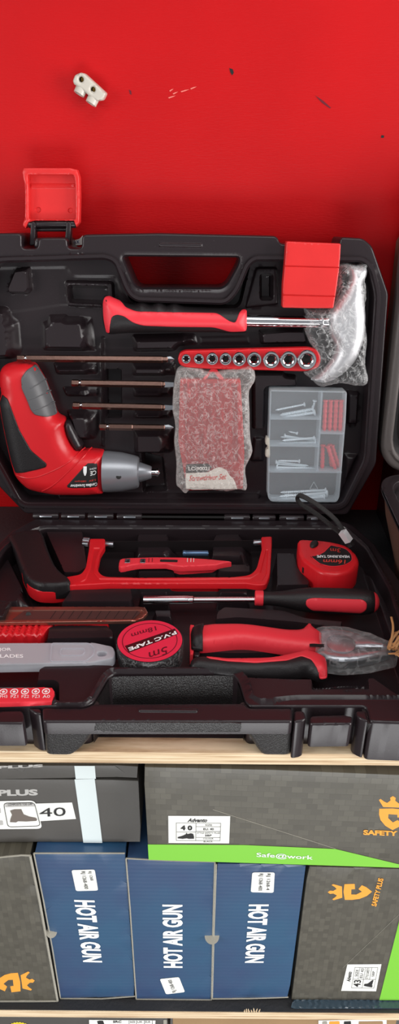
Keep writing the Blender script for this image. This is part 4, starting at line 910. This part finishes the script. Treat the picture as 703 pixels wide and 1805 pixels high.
# pliers
pl_ = place('pliers', 'combination pliers with red and black handles, jaws in a clear sleeve', 'pliers', (480, 1145), ZR-.02)
FP = H(.040)
ul = rnd(FP.L([(337, 1108, .004), (352, 1104), (374, 1101), (429, 1100, .03), (505, 1111, .01), (530, 1111, .004), (546, 1095), (554, 1107, .002), (569, 1117), (569, 1143), (546, 1146), (500, 1141, .02), (429, 1130, .03), (374, 1136), (352, 1138), (338, 1134, .004)]), .002)
_, UP_ = relief('upper_handle', FP, ul, .005, -.008, M['redr'], pl_, e=.008, R=.009, step=.003, label='upper red handle')
inlay('handle_tip', FP, rnd(FP.L([(336, 1107), (360, 1103.5), (357, 1120), (358, 1139), (337, 1136)], .002), .002), UP_, M['rubber'], pl_, h=.0022, label='black handle tip')
ll2 = rnd(FP.L([(334, 1163, .003), (345, 1157), (361, 1157), (400, 1161), (478, 1160, .02), (527, 1149), (538, 1145, .003), (562, 1152), (577, 1161), (579, 1184), (563, 1188, .003), (540, 1177, .006), (512, 1184, .01), (429, 1186, .02), (370, 1181), (335, 1177, .003)]), .002)
_, LP2 = relief('lower_handle', FP, ll2, .004, -.009, M['rubber'], pl_, e=.008, R=.008, step=.003, label='lower handle, black underside')
inlay('handle_inlay', FP, rnd(FP.L([(361, 1158), (400, 1162), (478, 1161), (527, 1150), (540, 1146.5), (561, 1153), (576, 1161), (578, 1184), (566, 1186), (548, 1166), (531, 1160), (505, 1168), (450, 1172), (400, 1169), (368, 1164)], .002), .002), LP2, M['redr'], pl_, h=.0008, label='red inlay of the lower handle')
FJ = H(.038)
hd = rnd(FJ.L([(558, 1113), (580, 1110, .01), (608, 1112, .01), (640, 1122), (676, 1135), (692, 1141), (692, 1144), (668, 1144.5), (645, 1143.5), (622, 1143), (622, 1146), (645, 1147), (690, 1146.5), (688, 1151), (660, 1160), (630, 1166, .01), (600, 1167, .01), (575, 1163), (558, 1152)]), .001)
_, HP = relief('jaws', FJ, hd, .003, -.006, M['steel'], pl_, e=.003, R=.006, step=.003, label='steel jaws')
cc = FJ.uv((600, 1140)); lathe('pivot', FJ.P(cc[0], cc[1], 0), FJ.P(cc[0], cc[1], .0042), [(0, .0115), (.0036, .0115), (.0042, .010)], M['steel'], pl_, 36)
mark('cutting_edge', FJ, FJ.L([(545, 1138), (571, 1139.5), (571, 1145), (545, 1144)], .003), M['dark'], pl_, w=.0052)
v, f = [], []
for i in range(7):
    x = 648+i*3.6
    a, b = relief_geo(FJ, circ(FJ.uv((x, 1143.5), .003), .0011, 8), .0036, 0, step=.002)[:2]; f += [tuple(j+len(v) for j in q) for q in b]; v += a
mk('jaw_teeth', v, f, M['dark'], pl_, label='dark row of jaw teeth')
relief('clear_sleeve', FJ, rnd(FJ.L([(553, 1108), (575, 1105), (608, 1106), (650, 1117), (699, 1137), (703, 1158), (650, 1170), (604, 1173), (557, 1166)], .002), .004), .005, -.008, M['sleeve'], None, e=.003, R=.006, step=.003, fn=crump(300, .0012, 5), label='clear plastic sleeve over the pliers jaws', cat='plastic sleeve')
# straw-coloured wisps
v, f = [], []
for i in range(26):
    a0 = FJ.at((690+random.uniform(-8, 8), 1146+random.uniform(-9, 9)), .006+random.random()*.008)
    an = random.uniform(-1.2, 1.4); L_ = random.uniform(.012, .03)
    b0 = a0+Vector((math.cos(an)*L_, math.sin(an)*L_, random.uniform(-.004, .012))); mid = a0.lerp(b0, .5)+Vector((random.uniform(-.003, .003), random.uniform(-.003, .003), random.uniform(.001, .006)))
    g, h = tube_geo(spath([a0, mid, b0], 5), .0009, 6, flat=.35); f += [tuple(j+len(v) for j in q) for q in h]; v += g
mk('packing_tie', v, f, M['straw'], label='tuft of tan fibrous packing tie at the pliers tip', cat='packing tie')
# small bit rack at the left front
bh = place('bit_rack', 'red bit rack marked with tip symbols at the left front of the tray', 'bit rack', (50, 1225), ZR-.004)
FN = H(.0415)
relief('rack', FN, rnd(FN.L([(-60, 1214), (0, 1212.5), (90, 1210), (96, 1216), (92, 1236), (0, 1239), (-60, 1240)]), .001), 0, -.004, M['redr'], bh, e=.0008, R=.001, step=.004)
for x, s_ in ((6, 'PH3'), (25, 'PZ1'), (44, 'PZ2'), (63, 'PZ3'), (81, 'A0')):
    y = 1219.5-x*.01
    c = FN.uv((x, y)); mk('symbol', *walls(FN, circ(c, .0029, 16), 0, .0003, .0006), M['whiteink'], bh)
    mark('symbol', FN, circ(c, .0014, 4), M['whiteink'], bh)
    text(s_, FN, (x-6, 1230.5), (x+7, 1230), (x-6, 1225.5), M['whiteink'], bh)
# red clip in the cavity at the pliers handle ends
rc = place('spring_clip', 'narrow red and black clip standing beside the tape roll', 'clip', (338, 1130), ZR-.02)
FC = H(.034)
relief('red_side', FC, rnd(FC.L([(334, 1104), (342, 1104), (341, 1157), (334.5, 1157)]), .0006), .002, -.012, M['redr'], rc, e=.0006, R=.0008, step=.004)
relief('black_side', FC, rnd(FC.L([(341, 1108), (352, 1106), (352, 1158), (342, 1158)]), .002), .001, -.012, M['black'], rc, e=.001, R=.001, step=.004)
# ================================================================== boxes on the lower shelf
ZL = -.3484
def carton(name, label, group, fr, face, depth, m, r=.0012, top=None):
    """box whose front face outline lies on fr and that runs back by depth; returns thing, body"""
    lp = rnd(face, r); cx = sum(p[0] for p in face)/len(face); zmin = min(p[1] for p in face)
    t = thing(name, label, 'box', fr.P(cx, zmin, -depth/2), group)
    b, _ = relief('carton', fr, lp, 0, -depth, m, t, e=.0004, R=.0004, step=.02, angle=15)
    return t, b
def FB1_(p): return V(.397).L(p)
def seat(face): return [(p[0], max(p[1], ZL+.0003)) for p in face]
ZTOP = max(p[1] for p in FB1_(((59, 1503.5), (220, 1503.5), (222, 1512.5), (378.5, 1519), (381, 1522.5))))
def rest(fr, face): return [(p[0], max(p[1], ZTOP+.0003-fr.o.z)) for p in face]
def frame_on(p0, p1, y0, y1):
    A = V(y0).at(p0); B = V(y1).at(p1); u = Vector((B.x-A.x, B.y-A.y, 0)).normalized(); return Frame(A, u, (0, 0, 1))
FB1 = V(.397); FBL = V(.3945)
# logo: crown over a C-shaped shield, unit coordinates
SH = [(-.95, .82), (0, .9), (.95, .82), (.97, .10), (.34, .08), (.32, .34), (-.30, .36), (-.32, 0), (.02, -.40), (.34, -.16), (.80, -.40), (.55, -.72), (0, -1.12), (-.52, -.74), (-.86, -.22), (-.97, .3)]
CR = [(-.68, 1.0), (.68, 1.0), (.98, 1.62), (.86, 1.72), (.62, 1.5), (.40, 1.38), (.16, 1.62), (.2, 1.86), (0, 2.02), (-.2, 1.86), (-.16, 1.62), (-.40, 1.38), (-.62, 1.5), (-.86, 1.72), (-.98, 1.62)]
def logo(fr, p0, p1, pt, m, parent): # p0=(−1,−1.12) corner, p1=(+1,−1.12), pt=(−1,2.02)
    for S_ in (SH, CR):
        mark('emblem', fr, unit(fr, p0, p1, pt, [((x+1)/2, (y+1.12)/3.14) for x, y in S_]), m, parent)
def boot(fr, p0, p1, pt, m, parent, name='boot_picture', lift=.0003):
    B_ = [(.0, .05), (.22, .0), (.3, .08), (.6, .02), (.97, .02), (1.0, .14), (.95, .26), (.72, .38), (.52, .58), (.47, .85), (.45, .98), (.2, 1.0), (.04, .92), (.1, .6), (.03, .3)]
    mark(name, fr, unit(fr, p0, p1, pt, B_), m, parent, lift=lift)
# --- left upright black box
t, b = carton('shoe_box', 'black woven-print shoe box standing upright at the left end of the lower row', None, FBL, seat(FBL.L([(-70, 1513), (52, 1507), (103, 1767), (-40, 1771)])), .24, M['weavev'])
logo(FBL, (-14, 1749), (-12, 1722), (60, 1745), M['orange'], b) if False else None
lf_ = lambda x, y: (x, y)
logo(FBL, (-13, 1718), (-7, 1752), (59, 1711), M['orange'], b)
mk('worn_edge', *tube_geo([FBL.at(p) for p in ((53, 1508), (70, 1590), (88, 1690), (101.5, 1764))], .0011, 6), M['cardgrey'], t)
mk('worn_edge', *tube_geo([FBL.at(p) for p in ((-60, 1764.5), (0, 1764.5), (60, 1764.5), (101.5, 1764))], .0011, 6), M['cardgrey'], t)
mk('worn_edge', *tube_geo([FBL.at(p) for p in ((-60, 1513), (0, 1511), (38, 1507.5), (53, 1508))], .0008, 6), M['cardgrey'], t)
# --- three blue boxes
def blue(label, pts, edges):
    t, b = carton('heat_gun_box', label, 'blue boxes in the lower row', FB1, seat(FB1.L(pts)), .22, M['blue'])
    for e_ in edges: mk('worn_edge', *tube_geo([FB1.P(q[0], max(q[1], ZL+.0009)) for q in FB1.L(e_)], .0007, 6), M['cardgrey'], t)
    return t, b
def sticker(fr, q, b, s, p0, p1, pt, p2=None):
    k = mark('sticker', fr, rnd(fr.L(q), .0022, 4), M['white'], b, lift=.0004)
    text(s, fr, p0, p1, pt, M['ink'], b, w=.0006)
    return k
t, b = blue('blue box with downward white lettering, leftmost of the three blue ones', [(59, 1503.5), (220, 1503.5), (238, 1756), (107, 1764.5)], [[(60, 1504), (220, 1504)], [(59.5, 1504), (75, 1580), (92, 1670), (107, 1764)], [(107, 1764), (180, 1762), (238, 1756)]])
text('HOT AIR GUN', FB1, (130, 1586), (146, 1695.5), (167, 1587), M['whiteink'], b, bold=.045, w=.0003)
sticker(FB1, [(126, 1533), (167, 1532), (173, 1569), (134, 1570)], b, 'RJ 1268-400', (141, 1536), (147, 1567), (150, 1536)); text('RJ 1268', FB1, (154, 1536), (158, 1552), (161, 1536), M['ink'], b, w=.0006)
mk('thumb_notch', *lathe_geo(FB1.at((91, 1643), .0002), FB1.at((91, 1643), .0006), [(0, .0048), (.0004, .0048)], 24), M['cardgrey'], t)
t, b = blue('blue box with upward white lettering, middle of the three blue ones', [(222, 1512.5), (378.5, 1519), (372.5, 1767), (240, 1762)], [[(222, 1513), (300, 1517), (378, 1519)], [(222, 1513), (229, 1600), (240, 1762)], [(240, 1762), (300, 1764), (372, 1767)], [(378.5, 1519), (375, 1640), (372.5, 1767)]])
text('HOT AIR GUN', FB1, (322, 1706), (322, 1594.7), (288, 1705.6), M['whiteink'], b, bold=.045, w=.0003)
sticker(FB1, [(281.5, 1725), (315.5, 1721.5), (326, 1748), (292.5, 1752)], b, 'RJ 1268-400', (312, 1748), (304, 1726), (304, 1750))
t, b = blue('blue box with downward white lettering, rightmost of the three blue ones', [(381, 1522.5), (539, 1525), (508.5, 1757.5), (374.5, 1760.5)], [[(381, 1523), (377, 1640), (374, 1760)], [(374, 1760.5), (440, 1760), (508, 1757.5)]])
text('HOT AIR GUN', FB1, (438, 1594), (431, 1697), (474, 1594), M['whiteink'], b, bold=.045, w=.0003)
sticker(FB1, [(444.5, 1537), (484, 1537), (482, 1573), (441.7, 1572)], b, 'RJ 1268-400', (455, 1540), (453, 1570), (464, 1540)); text('RJ 1268-4', FB1, (469, 1540), (467, 1569), (477, 1540), M['ink'], b, w=.0006)
mk('thumb_notch', *lathe_geo(FB1.at((373.5, 1650), -.0002), FB1.at((373.5, 1650), .0009), [(0, .0066), (.0011, .0066)], 28), M['cardgrey'], t, label='pale torn thumb notch')
# --- right upright black box
t, b = carton('shoe_box', 'black shoe box with green corner standing upright at the right end of the lower row', None, FB1, seat(FB1.L([(543, 1527), (703, 1532), (745, 1533), (722, 1763), (513.5, 1763)])), .24, M['weavev'])
mark('green_corner', FB1, FB1.L([(706, 1612), (743, 1570), (721, 1762.5), (668, 1762.5)]), M['green'], b, lift=.0003)
mk('line', *tube_geo([FB1.at((703, 1612), .0002), FB1.at((604, 1706), .0002)], .0002, 4), M['cardgrey'], b)
logo(FB1, (655.5, 1586), (655.5, 1557), (578, 1587), M['orange'], b)
text('SAFETY PLUS', FB1, (663, 1598), (676, 1549), (654, 1596), M['orange'], b, w=.0003, bold=.04)
lab = mark('size_label', FB1, FB1.L([(612, 1699.5), (672, 1699), (662.5, 1746.7), (601, 1746)]), M['white'], b, lift=.0003)
U_ = lambda pts: unit(FB1, (662.5, 1746.7), (672, 1699), (601, 1746), pts)   # label reads upwards
def lline(fr, a, b_, par, un):
    q = un([a, b_]); mk('ruled_line', *tube_geo([fr.P(*q[0], .0005), fr.P(*q[1], .0005)], .00013, 4), M['ink'], par)
for a, b_ in (((.12, .08), (.12, .72)), ((.88, .08), (.88, .72)), ((.12, .08), (.88, .08)), ((.12, .72), (.88, .72)), ((.12, .42), (.88, .42)), ((.45, .08), (.45, .72)), ((.45, .25), (.88, .25)), ((.45, .58), (.88, .58))): lline(FB1, a, b_, lab, U_)
def ltext(s, fr, un, x0, y0, x1, y1, par, m=None, **k):
    q = un([(x0, y0), (x1, y0), (x0, y1)]); v, f = glyphs(s, k.get('bold', 0), k.get('shear', 0)); a, b_, c = map(np.array, q)
    uv = a+v[:, :1]*(b_-a)+v[:, 1:2]*(c-a); mk('lettering', [fr.P(p[0], p[1], .0005) for p in uv], f, m or M['ink'], par, smooth=False)
ltext('Advento', FB1, U_, .35, .78, .72, .90, lab, shear=.3, bold=.02); ltext('43', FB1, U_, .16, .48, .42, .68, lab, bold=.02); ltext('SIZE', FB1, U_, .55, .61, .8, .68, lab); ltext('EU 43', FB1, U_, .5, .46, .84, .54, lab)
ltext('STYLE SAFETY', FB1, U_, .47, .3, .86, .38, lab); ltext('SBP', FB1, U_, .55, .14, .75, .21, lab)
q = U_([(.15, .13), (.43, .13), (.15, .38)])
B_ = [(.0, .05), (.22, .0), (.3, .08), (.97, .02), (1.0, .14), (.72, .38), (.5, .62), (.45, .98), (.2, 1.0), (.1, .6)]
mark('boot_picture', FB1, [tuple(np.array(q[0])+(np.array(q[1])-q[0])*x+(np.array(q[2])-q[0])*y) for x, y in B_], M['ink'], lab, lift=.0005)
# shiny dark plastic strip under the right-hand boxes
relief('plastic_strip', H(ZL+.0008), rnd(H(ZL).L([(516, 1764), (745, 1764), (745, 1779), (512, 1779)]), .001), .0012, 0, mat('blue_black_plastic', rgb(52, 68, 80), .28, coat=.5, bump=.6, scale=180), None, step=.003,
       fn=lambda U, W: .0006*np.sin(np.asarray(U)*1100), label='shiny ribbed dark blue plastic strip in front of the right upright shoe box', cat='plastic strip')
# --- PLUS box lying on the blue boxes, upper left
FPb = frame_on((-60, 1485), (249, 1484), .4055, .4053)
t = thing('shoe_box', 'dark grey shoe box sealed with a white tape strip, under the shelf at the left', 'box', FPb.P(.05, FPb.uv((100, 1485))[1], -.12))
t['label'] = 'dark grey shoe box with a white tape strip, directly under the upper shelf'
body, _ = relief('carton', FPb, rnd(rest(FPb, FPb.L([(-70, 1373), (244, 1375), (249, 1484), (-64, 1486)])), .001), 0, -.22, M['plusbox'], t, e=.0004, R=.0004, step=.02, angle=15)
FPl = FPb.up(.0012)
ld, _ = relief('box_lid', FPl, rnd(FPl.L([(-70, 1349.5), (243, 1349.5), (244, 1371.5), (205, 1370), (9, 1373.5), (-70, 1375)]), .001), 0, -.222, M['plusbox'], t, e=.0004, R=.0004, step=.02, angle=15)
tapem = mat('white_tape', rgb(212, 222, 222), .35, coat=.3)
mark('tape_strip', FPb, FPb.L([(131.5, 1373), (167, 1372), (180.5, 1485), (147, 1484.5)]), tapem, body, lift=.0005, w=0)
mark('tape_strip', FPl, FPl.L([(131, 1349.6), (167, 1349.6), (169, 1372.2), (133.5, 1372.6)]), tapem, ld, lift=.0003)
text('PLUS', FPb, (-4, 1403), (67, 1402), (-5, 1392), mat('grey_ink', rgb(176, 174, 170), .5), body, bold=.05)
text('PLUS', FPl, (-5, 1355), (76, 1352), (-5, 1350), D.materials['grey_ink'], ld, bold=.05)
lb1 = mark('size_sticker', FPb, FPb.L([(62, 1416), (127, 1414), (134, 1443), (70, 1447)]), M['white'], body, lift=.0003)
text('40', FPb, (70, 1440), (116, 1438), (69, 1425), M['ink'], body, w=.0005, bold=.0)
lb2 = mark('boot_sticker', FPb, rnd(FPb.L([(-40, 1412), (62, 1410), (75, 1460), (-36, 1461)]), .005), M['white'], body, lift=.0005)
mk('sticker_outline', *walls(FPb, rnd(FPb.L([(6, 1414), (61, 1413), (72, 1455), (14, 1457)]), .004), .0005, .0008, .0004), M['ink'], lb2)
mark('sticker_band', FPb, FPb.L([(9, 1415.5), (60, 1414.5), (62, 1420), (10, 1421.5)]), D.materials['grey_ink'], lb2, lift=.0008)
text('COMPOSITE TOE CAP', FPb, (14, 1420.5), (57, 1419), (14, 1416.5), M['ink'], lb2, w=.0009)
boot(FPb, (18, 1449), (66, 1446), (16, 1426), mat('boot_brown', rgb(104, 94, 86), .5), lb2, lift=.0008)
mark('grey_patch', FPb, rnd(FPb.L([(-20, 1425), (1, 1423), (2, 1432), (-20, 1433)]), .001), D.materials['grey_ink'], lb2, lift=.0007); mark('grey_patch', FPb, rnd(FPb.L([(-20, 1446), (5, 1445), (6, 1453), (-20, 1454)]), .001), D.materials['grey_ink'], lb2, lift=.0007)
# --- green and black box, upper right
FG = frame_on((262, 1515), (703, 1529), .3912, .3850)
t = thing('shoe_box', 'large black shoe box with a bright green stripe, lying across the blue boxes', 'box', FG.P(.12, FG.uv((400, 1520))[1], -.12))
gb, _ = relief('carton', FG, rnd(rest(FG, FG.L([(252.5, 1352), (480, 1357), (703, 1366), (760, 1369), (752, 1531), (703, 1529), (262, 1515)])), .001), 0, -.26, M['weave'], t, e=.0004, R=.0004, step=.02, angle=15)
mark('green_stripe', FG, FG.L([(260.5, 1488), (430, 1489), (591, 1496), (703, 1523), (740, 1530), (703, 1529), (262, 1515)]), M['green'], gb, lift=.0003)
mk('line', *tube_geo([FG.at((375, 1427), .0002), FG.at((591, 1496), .0002)], .0002, 4), M['cardgrey'], gb)
text('Safe@work', FG, (452, 1512), (551, 1517), (452, 1502.5), M['whiteink'], gb, w=.0005, bold=.01)
logo(FG, (667, 1462), (716, 1464), (667, 1402), M['orange'], gb); text('SAFETY PLUS', FG, (640, 1471.5), (742, 1475), (640, 1462.5), M['orange'], gb, w=.0003, bold=.05)
lab = mark('size_label', FG, FG.L([(296.5, 1437.5), (405.6, 1438), (403.6, 1486), (297, 1485.3)]), M['white'], gb, lift=.0003)
UG = lambda pts: unit(FG, (297, 1485.3), (403.6, 1486), (296.5, 1437.5), pts)
for a, b_ in (((.13, .1), (.13, .75)), ((.85, .1), (.85, .75)), ((.13, .1), (.85, .1)), ((.13, .75), (.85, .75)), ((.45, .1), (.45, .75)), ((.13, .42), (.45, .42)), ((.45, .62), (.85, .62)), ((.45, .45), (.85, .45)), ((.45, .22), (.85, .22))): lline(FG, a, b_, lab, UG)
ltext('Advento', FG, UG, .31, .78, .63, .92, lab, shear=.35, bold=.03); ltext('4 0', FG, UG, .20, .48, .39, .66, lab, bold=.05); ltext('SIZE', FG, UG, .6, .65, .71, .71, lab); ltext('EU: 40', FG, UG, .57, .49, .74, .57, lab, bold=.02)
ltext('STYLE SAFETY PLUS', FG, UG, .47, .36, .84, .42, lab); ltext('SBP', FG, UG, .6, .26, .71, .33, lab, bold=.02); ltext('COLOUR', FG, UG, .57, .15, .74, .2, lab); ltext('BLACK', FG, UG, .58, .04, .73, .1, lab)
a, b_, c = UG([(.15, .16), (.42, .16), (.15, .40)])
mark('shoe_picture', FG, [tuple(np.array(a)+(np.array(b_)-a)*x+(np.array(c)-a)*y) for x, y in [(0, .1), (.3, .02), (.55, .1), (.7, .02), (1, .05), (1, .4), (.95, .8), (.8, .9), (.6, .75), (.55, 1), (.48, .7), (.25, .45), (.02, .3)]], M['ink'], lab, lift=.0005)
# --- next row down, tops of boxes under the lower shelf
FD = V(.392)
def low(name, label, x0, x1, m):
    t = thing(name, label, 'box', FD.P(FD.uv(((x0+x1)/2, 1800))[0], -.46, -.1))
    a = FD.uv((x0, 1800)); b = FD.uv((x1, 1800)); lp = [(a[0], -.46), (b[0], -.46), (b[0], -.3625), (a[0], -.3625)]
    return t, relief('carton', FD, rnd(lp, .001), 0, -.2, m, t, e=.001, R=.001, step=.03)[0]
t, b = low('shoe_box', 'dark box with a yellow scalloped seal below the lower shelf', -60, 296, M['plusbox'])
c = FD.uv((35, 1812)); n = 24; seal = [(c[0]+(.0108+.0011*(k % 2))*math.cos(k*math.pi/n), c[1]+(.0108+.0011*(k % 2))*math.sin(k*math.pi/n)) for k in range(2*n)]
mark('seal', FD, spl(seal, 3), M['yellow'], b, lift=.0004); mk('seal_ring', *walls(FD, circ(c, .0085, 40), .0004, .0006, .0007), M['ink'], b)
lab = mark('size_label', FD, FD.L([(157, 1797), (274, 1798), (272, 1830), (158, 1830)]), M['white'], b, lift=.0004)
text('SRC', FD, (199, 1803), (214, 1803), (199, 1799), M['ink'], lab, w=.0005, bold=.03)
for x, s_ in ((229, 'SIZE'), (242, 'UK'), (256, 'EUR')): text(s_, FD, (x, 1803), (x+9, 1803), (x, 1799.5), M['ink'], lab, w=.0005)
for x in (227, 240, 254, 268): mark('ruled_line', FD, FD.L([(x, 1798), (x+.8, 1798), (x+.8, 1812), (x, 1812)]), M['ink'], lab, lift=.0005)
boot(FD, (170, 1812), (196, 1812), (170, 1798), M['ink'], lab, lift=.0006)
mark('dark_slot', FD, rnd(FD.L([(288, 1797), (294, 1797), (294, 1830), (288, 1830)]), .001), M['cardgrey'], b, lift=.0003)
t, b = low('cardboard_box', 'brown cardboard box with a picture label below the lower shelf', 304, 700, M['card'])
lab = mark('picture_label', FD, FD.L([(561, 1798), (681, 1796), (681, 1830), (561, 1830)]), M['white'], b, lift=.0004)
for x0, x1, m in ((568, 576, 'cardgrey'), (580, 598, 'orange'), (606, 618, 'ink'), (632, 674, 'card')): mark('printed_picture', FD, rnd(FD.L([(x0, 1799.5), (x1, 1799), (x1+1, 1812), (x0-1, 1812)]), .001), M[m], lab, lift=.0006)

# ================================================================== neighbouring tool case at the right
nb = thing('tool_case', 'second open black tool case at the right edge, beside the full one', 'tool case', (.30, .55, 0))
NR = H(.101)
# tray with rounded corner: outline in metres, left side visible
no = [(.170, .36), (.170, .645), (.52, .645), (.52, .36)]
ni = [(.180, .372), (.180, .634), (.508, .634), (.508, .372)]
def loftwall(rings, m, name, parent, **k):
    n = len(rings[0]); vs = [p for r in rings for p in r]; fs = [(i*n+j, i*n+(j+1) % n, (i+1)*n+(j+1) % n, (i+1)*n+j) for i in range(len(rings)-1) for j in range(n)]
    return mk(name, vs, fs, m, parent, **k)
nro = rnd(no, .034, 8); nri = rnd(ni, .028, 8)
def shr(loop, d, z):
    c = np.array([.355, .50]); out = []
    for p in loop:
        q = np.array(p); v = q-c; out.append(Vector((q[0]-math.copysign(d, v[0])*min(1, abs(v[0])/.1), q[1]-math.copysign(d, v[1])*min(1, abs(v[1])/.1), z)))
    return out
brown = mat('brown_tinted_black_plastic', rgb(98, 70, 58), .5, bump=.8, scale=260, dust=.3)
loftwall([shr(nro, .021, .0005), shr(nro, .018, .03), shr(nro, .006, .075), shr(nro, .003, .094), shr(nro, 0, .099), shr(nro, 0, .101)], brown, 'tray_side', nb)
relief('tray_rim', NR, nro, .001, -.004, M['black'], nb, holes=[nri], step=.008, e=.001, R=.001)
loftwall([[Vector((p[0], p[1], .100)) for p in nri], shr(nri, .004, .07), shr(nri, .008, .05)], M['black'], 'tray_inside', nb)
mk('tray_floor', *boxg(.20, .50, .385, .615, .046, .050), M['black'], nb, smooth=False)
mk('light_blocker', *boxg(.205, .52, .655, .750, .0005, .090), M['black'], nb, smooth=False)  # unseen block, added to keep side light off the wall behind the cases
sr = thing('steel_ring', 'shiny steel ring tool in the neighbouring tray at the right edge', 'ring tool', (.206, .614, .05))
def torus(c, R, r, ax1, ax2, seg=32, s2=8):
    vs = []; fs = []; n = ax1.cross(ax2)
    for i in range(seg):
        a = 2*math.pi*i/seg; d = ax1*math.cos(a)+ax2*math.sin(a)
        for j in range(s2): b = 2*math.pi*j/s2; vs.append(c+d*(R+r*math.cos(b))+n*r*math.sin(b))
    for i in range(seg):
        for j in range(s2): fs.append((i*s2+j, i*s2+(j+1) % s2, ((i+1) % seg)*s2+(j+1) % s2, ((i+1) % seg)*s2+j))
    return vs, fs
mk('ring', *torus(Vector((.205, .612, .090)), .014, .003, Vector((1, 0, 0)), Vector((0, .8, .6))), M['chrome'], sr)
mk('stem', *bar_geo(Vector((.206, .614, .052)), Vector((.206, .614, .078)), .004), M['chrome'], sr)
# lid leaning nearly upright
NL = Frame((0, .672, .108), (1, 0, 0), (0, math.sin(TILT), math.cos(TILT)))
lx = [(.183, .018), (.188, .25), (.52, .25), (.52, .0), (.21, .0)]
lo_ = rnd([(.181, -.018), (.184, .235), (.197, .25), (.52, .25), (.52, -.018)], .034, 8)
li_ = rnd([(.191, -.006), (.194, .224), (.205, .238), (.508, .238), (.508, -.006)], .028, 8)
relief('lid_rim', NL, lo_, 0, -.022, mat('worn_black_rim', rgb(84, 78, 76), .42, bump=.3, scale=300, dust=.3), nb, holes=[li_], step=.005, e=.004, R=.004, fn=lip(li_, .002, .006, .0015), ds2=(.002, .004, .006))
relief('lid_back', NL, rnd([(.184, -.012), (.187, .23), (.2, .247), (.52, .247), (.52, -.012)], .034, 8), -.022, -.049, brown, nb, step=.02)
nf = [(rnd([(.197, .002), (.197, .20), (.26, .20), (.26, .002)], .026), -.006, .003), (rnd([(.203, .010), (.203, .18), (.25, .18), (.25, .010)], .02), -.017, .003), (rnd([(.209, .05), (.209, .10), (.246, .10), (.246, .05)], .01), -.008, .003)]
relief('lid_liner', NL, rnd([(.189, -.008), (.192, .226), (.203, .240), (.511, .240), (.511, -.008)], .028), -.015, -.0218, mat('worn_grey_black_plastic', rgb(78, 76, 76), .4, bump=.5, scale=200, dust=.3), nb, step=.0035, feats=nf)

# ================================================================== camera and light
cd = D.cameras.new('camera'); cam = D.objects.new('camera', cd); COL.objects.link(cam)
cd.sensor_fit = 'HORIZONTAL'; cd.sensor_width = 36; cd.lens = F*36/703; cd.clip_start = .01
mw = Matrix.Identity(4)
for i, ax in enumerate((RT, UP, -_f)):
    for j in range(3): mw[j][i] = ax[j]
mw.translation = CAM; cam.matrix_world = mw; SC.camera = cam
wd = D.worlds.new('shop_daylight'); SC.world = wd; wd.use_nodes = True; n = wd.node_tree.nodes; l = wd.node_tree.links; bgn = n['Background']
tc = n.new('ShaderNodeTexCoord'); sp = n.new('ShaderNodeSeparateXYZ'); l.new(tc.outputs['Generated'], sp.inputs[0])
r1 = n.new('ShaderNodeValToRGB'); l.new(sp.outputs[2], r1.inputs[0]); e = r1.color_ramp.elements
mr = n.new('ShaderNodeMapRange'); mr.inputs[1].default_value = -1; mr.inputs[2].default_value = 1; l.new(sp.outputs[2], mr.inputs[0]); l.new(mr.outputs[0], r1.inputs[0])
e[0].position = .0; e[0].color = (.30, .28, .26, 1); e[1].position = 1; e[1].color = (.55, .57, .6, 1)
x = e.new(.5); x.color = (.75, .77, .8, 1)
l.new(r1.outputs[0], bgn.inputs[0]); bgn.inputs[1].default_value = .46
def area(name, loc, tgt, sx, sy, power, col=(1, 1, 1)):
    ld = D.lights.new(name, 'AREA'); ld.shape = 'RECTANGLE'; ld.size = sx; ld.size_y = sy; ld.energy = power; ld.color = col
    o = D.objects.new(name, ld); COL.objects.link(o); o.location = loc; o.rotation_euler = (Vector(tgt)-Vector(loc)).to_track_quat('-Z', 'Y').to_euler(); return o
area('doorway_daylight', (1.35, .12, .22), (-.05, .66, .16), 1.0, 1.3, 33, (1, .97, .95))
area('floor_bounce_daylight', (.1, -1.2, -.95), (0, .4, -.1), 1.5, .8, 24, (.98, .99, 1))
area('high_daylight', (.2, -.3, 1.7), (0, .6, .1), 1.6, .8, 13, (1, .99, .97))
area('left_fill', (-1.3, -.35, .55), (0, .66, .1), .6, .9, 11, (1, .98, .96))  # fill lamp added to brighten left-facing sides, no window known there
SC.view_settings.view_transform = 'Standard'; SC.view_settings.look = 'None'; SC.view_settings.gamma = 1; SC.view_settings.exposure = 0; SC.view_settings.use_curve_mapping = False
SC.cycles.transparent_max_bounces = 24
for o in D.objects:
    if '_L' in o: del o['_L']
